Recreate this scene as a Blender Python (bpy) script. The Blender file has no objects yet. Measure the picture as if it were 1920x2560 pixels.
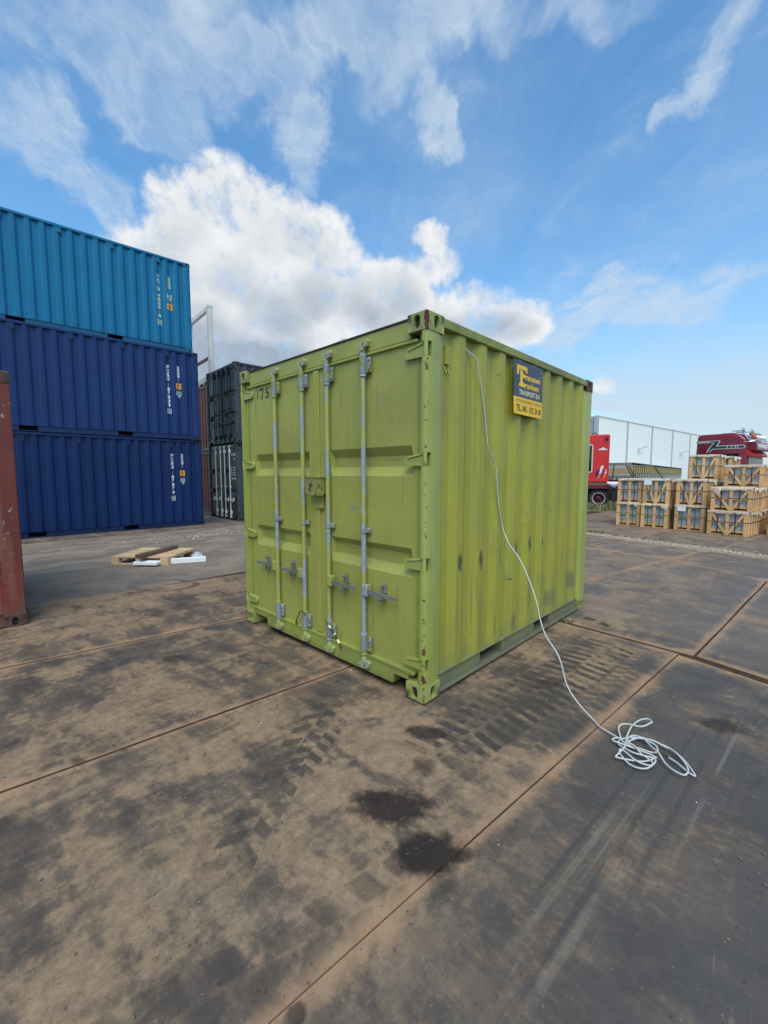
import bpy, bmesh, math, random
from mathutils import Vector, Matrix
random.seed(7)
scene = bpy.context.scene
COL = scene.collection
PI = math.pi

# ------------------------------------------------------------------ camera
CAM_LOC = Vector((1.7319, -2.1712, 1.5604))
YAW, PITCH = 0.77056, -0.08846
cd = bpy.data.cameras.new('camera')
cam = bpy.data.objects.new('camera', cd)
COL.objects.link(cam)
fwd = Vector((-math.sin(YAW) * math.cos(PITCH), math.cos(YAW) * math.cos(PITCH), math.sin(PITCH)))
rgt = Vector((math.cos(YAW), math.sin(YAW), 0))
upv = rgt.cross(fwd)
M4 = Matrix((rgt, upv, -fwd)).transposed().to_4x4()
M4.translation = CAM_LOC
cam.matrix_world = M4
cd.sensor_fit = 'VERTICAL'
cd.sensor_height = 24.0
cd.sensor_width = 18.0
cd.lens = 24.0 * 1068.15 / 2560
cd.clip_start = 0.05
cd.clip_end = 2000
scene.camera = cam

# ------------------------------------------------------------------ shader expression helper
class Sh:
    def __init__(self, nt):
        self.nt = nt
    def node(self, t, **kw):
        n = self.nt.nodes.new(t)
        for k, v in kw.items():
            setattr(n, k, v)
        return n
    def put(self, sock, v):
        if isinstance(v, bpy.types.NodeSocket):
            self.nt.links.new(v, sock)
        elif isinstance(v, (tuple, list)):
            if len(v) == 3 and sock.type == 'RGBA':
                v = (*v, 1)
            sock.default_value = v
        else:
            sock.default_value = v
    def m(self, op, a, b=None, c=None, clamp=False):
        n = self.node('ShaderNodeMath', operation=op, use_clamp=clamp)
        self.put(n.inputs[0], a)
        if b is not None: self.put(n.inputs[1], b)
        if c is not None: self.put(n.inputs[2], c)
        return n.outputs[0]
    def add(self, *a):
        r = a[0]
        for x in a[1:]: r = self.m('ADD', r, x)
        return r
    def sub(self, a, b): return self.m('SUBTRACT', a, b)
    def mul(self, *a):
        r = a[0]
        for x in a[1:]: r = self.m('MULTIPLY', r, x)
        return r
    def div(self, a, b): return self.m('DIVIDE', a, b)
    def mx(self, a, b): return self.m('MAXIMUM', a, b)
    def mn(self, a, b): return self.m('MINIMUM', a, b)
    def inv(self, a): return self.m('SUBTRACT', 1.0, a)
    def ss(self, x, a, b):              # smoothstep 0..1 between a and b (either order)
        n = self.node('ShaderNodeMapRange', interpolation_type='SMOOTHSTEP')
        self.put(n.inputs[0], x)
        lo, hi, t0, t1 = (a, b, 0, 1) if a <= b else (b, a, 1, 0)
        self.put(n.inputs[1], lo); self.put(n.inputs[2], hi)
        self.put(n.inputs[3], t0); self.put(n.inputs[4], t1)
        return n.outputs[0]
    def mix(self, f, a, b):
        n = self.node('ShaderNodeMix', data_type='RGBA')
        self.put(n.inputs[0], f); self.put(n.inputs[6], a); self.put(n.inputs[7], b)
        return n.outputs[2]
    def xyz(self, v):
        n = self.node('ShaderNodeSeparateXYZ'); self.put(n.inputs[0], v)
        return n.outputs
    def vec(self, x, y, z):
        n = self.node('ShaderNodeCombineXYZ')
        for i, q in enumerate((x, y, z)): self.put(n.inputs[i], q)
        return n.outputs[0]
    def scale(self, v, s):
        n = self.node('ShaderNodeVectorMath', operation='MULTIPLY')
        self.put(n.inputs[0], v); self.put(n.inputs[1], s)
        return n.outputs[0]
    def vadd(self, v, s):
        n = self.node('ShaderNodeVectorMath', operation='ADD')
        self.put(n.inputs[0], v); self.put(n.inputs[1], s)
        return n.outputs[0]
    def noise(self, v, s=1.0, d=4.0, r=0.55, dist=0.0, col=False):
        n = self.node('ShaderNodeTexNoise')
        self.put(n.inputs['Vector'], v); self.put(n.inputs['Scale'], s)
        self.put(n.inputs['Detail'], d); self.put(n.inputs['Roughness'], r)
        self.put(n.inputs['Distortion'], dist)
        return n.outputs[1 if col else 0]
    def voro(self, v, s):
        n = self.node('ShaderNodeTexVoronoi'); self.put(n.inputs['Vector'], v); self.put(n.inputs['Scale'], s)
        return n.outputs[0]
    def ell(self, px, py, cx, cy, rx, ry, rot=0.0):      # 0 at the centre, 1 on the ellipse
        dx, dy = self.sub(px, cx), self.sub(py, cy)
        c, s = math.cos(rot), math.sin(rot)
        u = self.add(self.mul(dx, c / rx), self.mul(dy, s / rx))
        v = self.add(self.mul(dx, -s / ry), self.mul(dy, c / ry))
        return self.m('SQRT', self.add(self.mul(u, u), self.mul(v, v)))

# ------------------------------------------------------------------ world: sky and clouds
SUN_EL = math.radians(57)
SUN_DIR = Vector((0.72, -0.69, 0)).normalized()
SUN_DIR = Vector((SUN_DIR.x * math.cos(SUN_EL), SUN_DIR.y * math.cos(SUN_EL), math.sin(SUN_EL)))
w = bpy.data.worlds.new('World')
scene.world = w
w.use_nodes = True
wt = w.node_tree
wt.nodes.clear()
S = Sh(wt)
sky = S.node('ShaderNodeTexSky', sky_type='NISHITA')
sky.sun_disc = False
sky.sun_elevation = SUN_EL
sky.sun_rotation = math.atan2(SUN_DIR.x, SUN_DIR.y)
sky.air_density = 1.0
sky.dust_density = 0.6
sky.ozone_density = 2.0
tc = S.node('ShaderNodeTexCoord').outputs['Generated']
dx, dy, dz = S.xyz(tc)
F0x, F0y = -0.6966, 0.7175
fa = S.add(S.mul(dx, F0x), S.mul(dy, F0y))
ra = S.add(S.mul(dx, F0y), S.mul(dy, -F0x))
az = S.m('ARCTAN2', ra, fa)
el = S.m('ARCSINE', dz)
P = S.vec(az, el, 0.0)
warp = S.noise(P, 9.0, 5.0, 0.6, col=True)
n1 = S.noise(P, 11.0, 9.0, 0.62, 0.25)
n2 = S.noise(S.vadd(P, (0.018, 0.03, 0.0)), 11.0, 9.0, 0.62, 0.25)
nb = S.noise(P, 3.5, 3.0, 0.5)
def blobs(L, amt=0.0):
    acc = None
    wn = S.xyz(S.noise(P, 5.0 if amt > .1 else 9.0, 5.0, 0.6, col=True))
    az_ = S.add(az, S.mul(S.sub(wn[0], .5), amt)); el_ = S.add(el, S.mul(S.sub(wn[1], .5), amt * .8))
    for (a, e, ra_, re_) in L:
        d = S.ell(az_, el_, a, e, ra_, re_)
        b = S.m('SUBTRACT', 1.0, S.mul(d, d), clamp=True)
        acc = b if acc is None else S.add(acc, b)
    return acc
CUM = [(-.423, .49, .085, .066), (-.334, .53, .085, .066), (-.231, .498, .1, .07), (-.142, .488, .085, .06),
       (-.383, .417, .14, .105), (-.234, .411, .16, .118), (-.093, .403, .115, .09), (-.49, .40, .095, .075),
       (.00, .37, .10, .08), (.06, .40, .07, .06), (.103, .485, .05, .036), (.125, .437, .06, .045), (.19, .345, .12, .065),
       (.30, .315, .10, .055), (.22, .29, .16, .06), (-.42, .25, .16, .10), (-.333, .292, .19, .13), (-.156, .286, .18, .14), (.053, .31, .14, .085), (-.25, .20, .22, .09), (.467, .181, .028, .028)]
cb = blobs(CUM, .06)
n3 = S.noise(P, 34.0, 7.0, 0.65, 0.4)
inside = S.ss(cb, 0.0, 0.35)
cd_ = S.add(S.mn(cb, 1.0), S.mul(S.sub(n1, 0.5), inside, 2.3), S.mul(S.sub(n3, 0.5), inside, 0.9))
cum_a = S.ss(cd_, 0.08, 1.05)
core = S.ss(S.add(cb, S.mul(S.sub(nb, .5), 1.8), S.mul(S.sub(n1, .5), 1.2)), 0.75, 2.2)
low = S.ss(S.add(el, S.mul(S.sub(nb, .5), .16), S.mul(az, .10)), 0.54, 0.26)
relief = S.m('MULTIPLY_ADD', S.sub(n1, n2), 3.6, 0.62, clamp=True)
shade = S.m('MULTIPLY', core, S.m('MULTIPLY_ADD', low, 0.85, 0.22), clamp=True)
cumcol = S.mix(shade, (4.35, 4.4, 4.45), (1.75, 2.15, 2.6))
cumcol = S.mix(S.mul(S.inv(relief), 0.36), cumcol, (2.5, 2.9, 3.3))
# thin high cloud drawn out along one wind direction, laid out on a plane overhead
zc = S.add(S.mx(dz, 0.02), 0.10)
pu = S.div(ra, zc); pv = S.div(fa, zc)
PP = S.vec(pu, pv, 0.0)
wv = S.noise(PP, 2.2, 4.0, 0.55, col=True)
wx, wy, _wz = S.xyz(wv)
su = S.add(pu, S.mul(S.sub(wx, .5), .40)); sv = S.add(pv, S.mul(S.sub(wy, .5), .50))
st = S.noise(S.vec(su, S.mul(sv, 0.55), 3.1), 3.0, 9.0, 0.60, 0.0)
bil = S.noise(S.vec(su, S.mul(sv, .7), 6.0), 9.0, 9.0, 0.62, 0.0)
big = S.noise(S.vec(pu, S.mul(pv, 0.7), 8.3), 0.9, 3.0, 0.5)
CIR = [(-.605, .69, .30, .12), (-.385, .74, .24, .10), (-.50, .66, .16, .09), (-.44, .63, .10, .06), (-.235, .70, .12, .07), (-.19, .64, .06, .07), (-.16, .60, .045, .05),
       (-.079, .76, .16, .06), (.03, .70, .10, .05), (.02, .745, .14, .05), (.167, .77, .18, .05), (.101, .655, .05, .04), (.13, .635, .035, .03), (-.66, .54, .10, .045), (-.58, .515, .09, .04),
       (-.52, .49, .06, .035), (.608, .633, .05, .032), (.556, .598, .05, .032), (.52, .575, .04, .03), (.65, .67, .06, .035), (.463, .362, .07, .03),
       (.49, .298, .10, .03), (.598, .275, .09, .03), (.53, .335, .08, .03), (.42, .75, .12, .04), (.40, .30, .14, .04), (.62, .31, .12, .03)]
ci = S.mn(blobs(CIR, .30), 1.0)
behind = S.mul(S.ss(fa, 0.35, -0.2), S.ss(big, 0.40, 0.66))
fib = S.noise(S.vec(S.mul(su, 2.2), S.mul(sv, 0.9), 1.7), 9.0, 8.0, 0.66, 0.6)
den = S.add(-.03, S.mul(S.sub(st, .5), .95), S.mul(S.sub(bil, .5), .70), S.mul(S.sub(fib, .5), .50), S.mul(S.mx(ci, behind), .40))
cir_a = S.mul(S.m('POWER', S.ss(den, -0.16, 0.74), 1.7), 0.80)
veil = S.add(S.mul(S.ss(S.add(big, S.mul(S.sub(st, .5), .6)), .36, .75), .26), S.mul(ci, .16))
# soft banks near the horizon all the way round
hb = S.noise(S.vec(S.mul(az, 1.0), S.mul(el, 3.0), 5.0), 4.5, 8.0, 0.6, 0.3)
hz_l = S.mul(S.ss(el, 0.30, 0.12), S.ss(S.add(hb, S.mul(S.sub(az, .25), .34)), 0.40, 0.62))
haze = S.ss(el, 0.60, 0.0)
skyc = S.node('ShaderNodeHueSaturation')
skyc.inputs['Saturation'].default_value = 1.14
skyc.inputs['Value'].default_value = 1.12
S.put(skyc.inputs['Color'], sky.outputs[0])
tint = S.node('ShaderNodeMix', data_type='RGBA', blend_type='MULTIPLY')
tint.inputs[0].default_value = 1.0
S.put(tint.inputs[6], skyc.outputs[0]); S.put(tint.inputs[7], (0.82, 1.04, 1.02))
c0 = S.mix(S.mul(S.m('POWER', haze, 2.0), 0.50), tint.outputs[2], (1.9, 2.7, 3.55))
c0 = S.mix(S.mul(hz_l, 0.70), c0, (3.0, 3.3, 3.6))
c0 = S.mix(veil, c0, (2.6, 3.3, 4.0))
c1 = S.mix(cir_a, c0, (3.05, 3.55, 4.05))
c2 = S.mix(cum_a, c1, cumcol)
bg = S.node('ShaderNodeBackground')
S.put(bg.inputs[0], c2)
bg.inputs[1].default_value = 0.105
out = S.node('ShaderNodeOutputWorld')
wt.links.new(bg.outputs[0], out.inputs[0])

# ------------------------------------------------------------------ sun behind thin cloud
ld = bpy.data.lights.new('sun', 'SUN')
ld.energy = 1.5
ld.angle = math.radians(44)
ld.color = (1.0, 0.955, 0.89)
lo = bpy.data.objects.new('sun', ld)
COL.objects.link(lo)
lo.rotation_euler = SUN_DIR.to_track_quat('Z', 'Y').to_euler()
lo.location = (20, -14, 25)

scene.view_settings.view_transform = 'Standard'
scene.view_settings.look = 'None'
scene.view_settings.exposure = 0.98
scene.view_settings.gamma = 1.0
scene.view_settings.use_curve_mapping = False
scene.cycles.use_denoising = True
scene.cycles.max_bounces = 6

# ================================================================== mesh helpers
class MB:
    def __init__(self):
        self.v = []; self.f = []; self.mi = []; self.cur = 0; self.sm = []
    def quad(self, *p):
        b = len(self.v); self.v += [tuple(q) for q in p]
        self.f.append(tuple(range(b, b + len(p)))); self.mi.append(self.cur)
    def faces(self, vs, fs):
        b = len(self.v); self.v += [tuple(q) for q in vs]
        for f in fs:
            self.f.append(tuple(b + i for i in f)); self.mi.append(self.cur)
    def box(self, x0, x1, y0, y1, z0, z1, c=0.0):
        if c <= 0:
            vs = [(x, y, z) for x in (x0, x1) for y in (y0, y1) for z in (z0, z1)]
            self.faces(vs, [(0, 1, 3, 2), (4, 6, 7, 5), (0, 4, 5, 1), (2, 3, 7, 6), (0, 2, 6, 4), (1, 5, 7, 3)])
            return self
        X, Y, Z = (x0, x1), (y0, y1), (z0, z1)
        vs = []; idx = {}
        for i in (0, 1):
            for j in (0, 1):
                for k in (0, 1):
                    sx, sy, sz = (c if i == 0 else -c), (c if j == 0 else -c), (c if k == 0 else -c)
                    for ax in range(3):
                        p = [X[i] + sx, Y[j] + sy, Z[k] + sz]
                        p[ax] = (X[i], Y[j], Z[k])[ax]
                        idx[(i, j, k, ax)] = len(vs); vs.append(p)
        fs = []
        for s in (0, 1):
            fs.append([idx[(s, j, k, 0)] for j, k in ((0, 0), (1, 0), (1, 1), (0, 1))])
            fs.append([idx[(i, s, k, 1)] for i, k in ((0, 0), (0, 1), (1, 1), (1, 0))])
            fs.append([idx[(i, j, s, 2)] for i, j in ((0, 0), (1, 0), (1, 1), (0, 1))])
        for a in (0, 1):
            for b in (0, 1):
                fs.append([idx[(a, b, 0, 0)], idx[(a, b, 1, 0)], idx[(a, b, 1, 1)], idx[(a, b, 0, 1)]])
                fs.append([idx[(a, 0, b, 0)], idx[(a, 1, b, 0)], idx[(a, 1, b, 2)], idx[(a, 0, b, 2)]])
                fs.append([idx[(0, a, b, 1)], idx[(1, a, b, 1)], idx[(1, a, b, 2)], idx[(0, a, b, 2)]])
                for e in (0, 1):
                    fs.append([idx[(a, b, e, 0)], idx[(a, b, e, 1)], idx[(a, b, e, 2)]])
        self.faces(vs, fs)
        return self
    def prism(self, poly, axis, a, b):         # polygon in the two other axes, extruded along axis
        n = len(poly)
        def P(p, t):
            return {0: (t, p[0], p[1]), 1: (p[0], t, p[1]), 2: (p[0], p[1], t)}[axis]
        vs = [P(p, a) for p in poly] + [P(p, b) for p in poly]
        fs = [tuple(range(n)), tuple(range(2 * n - 1, n - 1, -1))]
        fs += [(i, (i + 1) % n, n + (i + 1) % n, n + i) for i in range(n)]
        self.faces(vs, fs)
        return self
    def tube(self, path, r, n=10, caps=True, radii=None):
        path = [Vector(p) for p in path]
        rings = []
        t0 = (path[1] - path[0]).normalized()
        ref = Vector((0, 0, 1)) if abs(t0.z) < .9 else Vector((1, 0, 0))
        nrm = t0.cross(ref).normalized()
        b = len(self.v)
        for i, p in enumerate(path):
            t = (path[min(i + 1, len(path) - 1)] - path[max(i - 1, 0)]).normalized()
            nrm = (nrm - t * nrm.dot(t)).normalized()
            bi = t.cross(nrm)
            rr = radii[i] if radii else r
            for k in range(n):
                a = 2 * PI * k / n
                self.v.append(tuple(p + nrm * (rr * math.cos(a)) + bi * (rr * math.sin(a))))
        for i in range(len(path) - 1):
            for k in range(n):
                q = b + i * n
                self.f.append((q + k, q + (k + 1) % n, q + n + (k + 1) % n, q + n + k)); self.mi.append(self.cur)
        if caps:
            self.f.append(tuple(b + k for k in reversed(range(n)))); self.mi.append(self.cur)
            q = b + (len(path) - 1) * n
            self.f.append(tuple(q + k for k in range(n))); self.mi.append(self.cur)
        return self
    def lathe(self, prof, c, axis=1, n=24):     # prof: (radius, offset along axis)
        b = len(self.v)
        for r, o in prof:
            for k in range(n):
                a = 2 * PI * k / n
                u, v = r * math.cos(a), r * math.sin(a)
                d = {0: (o, u, v), 1: (u, o, v), 2: (u, v, o)}[axis]
                self.v.append((c[0] + d[0], c[1] + d[1], c[2] + d[2]))
        for i in range(len(prof) - 1):
            for k in range(n):
                q = b + i * n
                self.f.append((q + k, q + (k + 1) % n, q + n + (k + 1) % n, q + n + k)); self.mi.append(self.cur)
        return self
    def mesh(self, name, mats, smooth=None, fix=True):
        me = bpy.data.meshes.new(name)
        me.from_pydata(self.v, [], self.f)
        for m in (mats if isinstance(mats, (list, tuple)) else [mats]):
            me.materials.append(m)
        if any(self.mi):
            me.polygons.foreach_set('material_index', self.mi)
        if fix:
            bm = bmesh.new(); bm.from_mesh(me)
            bmesh.ops.remove_doubles(bm, verts=bm.verts, dist=1e-5)
            bmesh.ops.recalc_face_normals(bm, faces=bm.faces)
            bm.to_mesh(me); bm.free()
        if smooth is not None:
            me.shade_smooth()
            me.set_sharp_from_angle(angle=math.radians(smooth))
        me.update()
        return me
    def build(self, name, mats, parent=None, smooth=None, fix=True):
        return link(name, self.mesh(name, mats, smooth, fix), parent)

def link(name, me, parent=None, loc=None, rot=None, scale=None):
    o = bpy.data.objects.new(name, me)
    COL.objects.link(o)
    if parent is not None: o.parent = parent
    if loc: o.location = loc
    if rot: o.rotation_euler = rot
    if scale: o.scale = scale
    return o
def tag(o, label=None, cat=None, group=None, kind=None):
    if label: o['label'] = label
    if cat: o['category'] = cat
    if group: o['group'] = group
    if kind: o['kind'] = kind
    return o
def empty(name, loc, rz=0.0, label=None, cat=None, group=None):
    o = bpy.data.objects.new(name, None)
    COL.objects.link(o)
    o.empty_display_size = 0.3
    o.location = loc; o.rotation_euler = (0, 0, rz)
    return tag(o, label, cat, group)
_glyphs = {}
def glyph(s, bold=0.0):
    """flat triangulated outline of a string, scaled to the unit square; returns (verts2d, faces, aspect)"""
    key = (s, bold)
    if key not in _glyphs:
        cu = bpy.data.curves.new('t', 'FONT'); cu.body = s; cu.size = 1.0; cu.offset = bold; cu.resolution_u = 3
        o = bpy.data.objects.new('t', cu); COL.objects.link(o)
        bpy.context.view_layer.update()
        me = bpy.data.meshes.new_from_object(o.evaluated_get(bpy.context.evaluated_depsgraph_get()))
        V = [(v.co.x, v.co.y) for v in me.vertices]; Fc = [tuple(p.vertices) for p in me.polygons]
        bpy.data.objects.remove(o); bpy.data.curves.remove(cu); bpy.data.meshes.remove(me)
        x0 = min(v[0] for v in V); x1 = max(v[0] for v in V); y0 = min(v[1] for v in V); y1 = max(v[1] for v in V)
        V = [((x - x0) / max(x1 - x0, 1e-6), (y - y0) / max(y1 - y0, 1e-6)) for x, y in V]
        _glyphs[key] = (V, Fc, (x1 - x0) / max(y1 - y0, 1e-6))
    return _glyphs[key]
def put_text(mb, s, fn, u0, u1, v0, v1, bold=0.0):
    V, Fc, _ = glyph(s, bold)
    mb.faces([fn(u0 + (u1 - u0) * x, v0 + (v1 - v0) * y) for x, y in V], Fc)
def poly(mb, pts, fn):
    mb.faces([fn(*p) for p in pts], [tuple(range(len(pts)))])
def catmull(P, k=6):
    P = [Vector(p) for p in P]; out = []
    for i in range(len(P) - 1):
        a = P[max(i - 1, 0)]; b = P[i]; c = P[i + 1]; d = P[min(i + 2, len(P) - 1)]
        for j in range(k):
            t = j / k
            out.append(0.5 * ((2 * b) + (c - a) * t + (2 * a - 5 * b + 4 * c - d) * t * t + (-a + 3 * b - 3 * c + d) * t ** 3))
    out.append(P[-1])
    return out

# ================================================================== materials
def mat(name):
    m = bpy.data.materials.new(name); m.use_nodes = True
    nt = m.node_tree; nt.nodes.clear()
    s = Sh(nt)
    b = s.node('ShaderNodeBsdfPrincipled')
    o = s.node('ShaderNodeOutputMaterial')
    nt.links.new(b.outputs[0], o.inputs[0])
    return m, s, b
def bump(s, b, h, dist=0.01, strength=0.5):
    n = s.node('ShaderNodeBump'); n.inputs['Distance'].default_value = dist; n.inputs['Strength'].default_value = strength
    s.put(n.inputs['Height'], h)
    s.nt.links.new(n.outputs[0], b.inputs['Normal'])
def simple(name, col, rough=0.6, metal=0.0, var=0.25, scale=6.0, bumpd=0.0):
    m, s, b = mat(name)
    oc = s.node('ShaderNodeTexCoord').outputs['Object']
    n = s.noise(oc, scale, 6.0, 0.6)
    k = s.m('MULTIPLY_ADD', s.sub(n, 0.5), var * 2, 1.0)
    c = s.node('ShaderNodeVectorMath', operation='SCALE')
    c.inputs[0].default_value = col; s.put(c.inputs['Scale'], k)
    s.put(b.inputs['Base Color'], c.outputs[0])
    s.put(b.inputs['Roughness'], s.m('MULTIPLY_ADD', s.sub(n, 0.5), 0.3, rough))
    b.inputs['Metallic'].default_value = metal
    if bumpd: bump(s, b, n, bumpd, 0.6)
    return m
RUST = (0.115, 0.040, 0.018)
RUST2 = (0.055, 0.022, 0.012)
def paint(name, col, col2=None, rough=0.5, streak=0.25, dirt=(0.10, 0.095, 0.07), lowz=0.0, chips=0.0, chipcol=None,
          scuffs=None, extra=None, seed=0.0, patch=0.0, spec=0.5, stain=0.0, dent=0.0):
    """weathered paint in the coordinates of the thing it covers: fading, rain streaks, grime, chips"""
    m, s, b = mat(name)
    oc = s.vadd(s.node('ShaderNodeTexCoord').outputs['Object'], (seed, seed * 1.7, 0.0))
    px, py, pz = s.xyz(s.node('ShaderNodeTexCoord').outputs['Object'])
    big = s.noise(oc, 1.3, 5.0, 0.6)
    fine = s.noise(oc, 26.0, 6.0, 0.65)
    mid = s.noise(oc, 5.0, 6.0, 0.6)
    st = s.noise(s.scale(oc, (1, 1, 0.05)), 13.0, 6.0, 0.6)
    c = s.mix(s.ss(big, 0.35, 0.68), col, col2 or tuple(q * 0.8 for q in col))
    c = s.mix(s.mul(s.ss(st, 0.50, 0.74), streak), c, dirt)
    c = s.mix(s.mul(s.ss(mid, 0.52, 0.72), streak * 0.7), c, dirt)
    if stain > 0:
        st2 = s.noise(s.scale(oc, (1, 1, 0.035)), 34.0, 4.0, 0.6)
        pat = s.noise(s.scale(oc, (1, 1, 0.4)), 3.1, 4.0, 0.6)
        c = s.mix(s.mul(s.ss(st2, .60, .70), s.ss(pat, .46, .62), stain), c, (0.14, 0.095, 0.045))
        sn = s.noise(s.vadd(s.scale(oc, (1.0, 1.0, .55)), (4, 7, 2)), 5.0, 3.0, .5, 1.5)
        sm_ = s.noise(s.vadd(oc, (9, 1, 5)), 2.2, 3.0, .5)
        c = s.mix(s.mul(s.ss(s.m('ABSOLUTE', s.sub(sn, .5)), .006, .0), s.ss(sm_, .56, .62), stain), c, (0.11, 0.10, 0.06))
        c = s.mix(s.mul(s.ss(s.m('ABSOLUTE', s.sub(sn, .58)), .004, .0), s.ss(sm_, .58, .62), stain), c, (0.42, 0.42, 0.22))
        spk = s.noise(oc, 42.0, 3.0, .6)
        c = s.mix(s.mul(s.ss(spk, .70, .75), s.ss(pat, .48, .60), stain), c, (0.09, 0.07, 0.04))
    if lowz > 0:
        g = s.mul(s.ss(s.add(pz, s.mul(s.sub(mid, .5), lowz * 1.4)), lowz, lowz * 0.15), 0.75)
        c = s.mix(g, c, dirt)
    if patch > 0:
        pt = s.noise(s.scale(oc, (1, 1, 0.6)), 2.4, 3.0, 0.5)
        c = s.mix(s.mul(s.ss(pt, 0.56, 0.66), patch), c, tuple(min(1, q * 1.25 + 0.01) for q in col))
    for sc in (scuffs or []):
        (ax, cu, cv, ru, rv, amt, colr) = sc
        d = s.ell({'y': py, 'x': px}[ax], pz, cu, cv, ru, rv)
        k = s.mul(s.ss(s.add(d, s.mul(s.sub(fine, .5), 1.6), s.mul(s.sub(mid, .5), 1.2)), 1.0, 0.35), amt)
        c = s.mix(k, c, colr)
    rgh = s.m('MULTIPLY_ADD', s.sub(mid, 0.5), 0.35, rough)
    hgt = s.mul(fine, 0.4)
    if chips > 0:
        cn = s.add(s.noise(oc, 17.0, 8.0, 0.7), s.mul(s.sub(big, .5), 0.3))
        if extra is not None:
            cn = s.add(cn, extra(s, px, py, pz))
        th = 0.80 - 0.25 * chips
        k = s.ss(cn, th, th + 0.035)
        rr = s.mix(s.ss(fine, .35, .65), chipcol or RUST, tuple(q * 0.5 for q in (chipcol or RUST)))
        c = s.mix(k, c, rr)
        rgh = s.add(rgh, s.mul(k, 0.25))
        hgt = s.sub(hgt, s.mul(k, 0.6))
    s.put(b.inputs['Base Color'], c)
    s.put(b.inputs['Roughness'], rgh)
    b.inputs['Specular IOR Level'].default_value = spec
    dn_ = s.noise(s.vadd(oc, (2, 2, 2)), 2.6, 2.0, .5)
    bump(s, b, s.add(hgt, s.mul(mid, 1.2), s.mul(dn_, dent)), 0.0025, 0.5)
    return m

G1, G2 = (0.338, 0.338, 0.070), (0.285, 0.283, 0.064)
GD = (0.135, 0.130, 0.085)
def near_edge(s, px, py, pz):          # paint rubbed off on the outer corner of the post
    e = s.mul(s.ss(px, 1.17, 1.215), s.ss(py, 0.05, 0.0))
    f = s.mul(s.ss(px, -1.17, -1.215), s.ss(py, 0.05, 0.0))
    return s.mul(s.mx(e, f), 0.165)
SC = [('y', .425, .91, .035, .09, .9, (.055, .05, .05)), ('y', .715, .9, .035, .09, .9, (.06, .055, .05)), ('y', 1.29, .92, .03, .08, .8, (.06, .055, .05)),
      ('y', 1.55, .92, .03, .09, .8, (.06, .055, .05)), ('y', 1.83, .91, .025, .08, .7, (.07, .06, .05)), ('y', 1.01, .86, .02, .14, .4, (.07, .07, .05)),
      ('y', 1.2, .65, .07, .012, .7, (.07, .07, .05)), ('y', 1.16, .70, .008, .06, .6, (.07, .07, .05)), ('y', .17, .66, .05, .006, .9, (.6, .62, .35)),
      ('y', .5, 1.9, .012, .5, .4, (.16, .15, .09)), ('y', 1.3, .25, .1, .1, .6, (.10, .10, .08)), ('y', 2.1, .3, .2, .13, .5, (.10, .10, .08)), ('y', 2.6, .4, .14, .14, .6, (.09, .09, .07)),
      ('y', .62, .55, .012, .3, .5, (.13, .12, .07)), ('y', .93, 2.34, .03, .015, .6, (.09, .085, .05)), ('y', .95, .3, .012, .14, .6, (.09, .085, .05)), ('y', 2.35, .75, .018, .3, .4, (.12, .11, .07)),
      ('y', .40, .55, .03, .35, .35, (.16, .15, .09)), ('y', .71, .45, .03, .4, .45, (.15, .14, .085)), ('y', 1.56, .5, .03, .35, .45, (.14, .13, .08)), ('y', 1.84, .5, .03, .35, .45, (.14, .13, .08))]
M = {}
M['green_side'] = paint('lime_side_paint', (0.318, 0.312, 0.036), (0.262, 0.258, 0.042), 0.52, 0.34, (0.185, 0.18, 0.075), 0.30, 0.10, (0.09, 0.075, 0.045), scuffs=SC, stain=.75, dent=6.0)
M['green_door'] = paint('lime_door_paint', G1, G2, 0.5, 0.22, (0.19, 0.185, 0.075), 0.16, 0.12, (0.10, 0.085, 0.045), stain=.6, dent=4.0,
    scuffs=[('x', .46, 1.30, .075, .035, .95, (.20, .22, .19)), ('x', .44, 1.36, .22, .2, .45, (.33, .33, .05)), ('x', -.62, 1.44, .16, .1, .25, (.27, .27, .16)), ('x', -1.0, 1.4, .1, .15, .3, (.24, .24, .13)),
            ('x', -.02, .33, .01, .3, .6, (.06, .06, .04)), ('x', .85, 1.66, .09, .008, .5, (.12, .12, .07))])
M['green_post'] = paint('lime_post_paint', (0.325, 0.37, 0.09), (0.29, 0.32, 0.065), 0.42, 0.2, GD, 0.15, 0.45, RUST, extra=near_edge, stain=.6)
def cast_edge(s, px, py, pz):
    e = s.mul(s.ss(s.m('ABSOLUTE', px), .03, .004), s.ss(s.m('ABSOLUTE', py), .03, .004))
    return s.add(s.mul(e, .20), s.mul(s.ss(s.m('ABSOLUTE', pz), .022, .002), .07))
M['green_cast'] = paint('lime_casting_paint', (0.29, 0.32, 0.085), (0.21, 0.22, 0.08), 0.6, 0.4, GD, 0.0, 0.62, RUST, extra=cast_edge)
M['green_rail'] = paint('lime_rail_paint', (0.25, 0.275, 0.06), (0.17, 0.18, 0.055), 0.6, 0.6, (0.06, 0.06, 0.035), 0.0, 0.15, (0.07, 0.06, 0.03))
M['green_low'] = paint('lime_dirty_rail_paint', (0.185, 0.20, 0.075), (0.15, 0.155, 0.075), 0.65, 0.6, (0.12, 0.11, 0.085), 0.10, 0.2, (0.09, 0.075, 0.05))
M['green_sill'] = paint('lime_sill_paint', (0.28, 0.31, 0.06), (0.22, 0.24, 0.055), 0.55, 0.4, (0.14, 0.125, 0.055), 0.10, 0.25, RUST)
M['rod'] = paint('lime_rod_paint', (0.34, 0.39, 0.09), (0.29, 0.33, 0.08), 0.45, 0.15, GD, 0, 0.80, (0.37, 0.43, 0.48))
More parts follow.
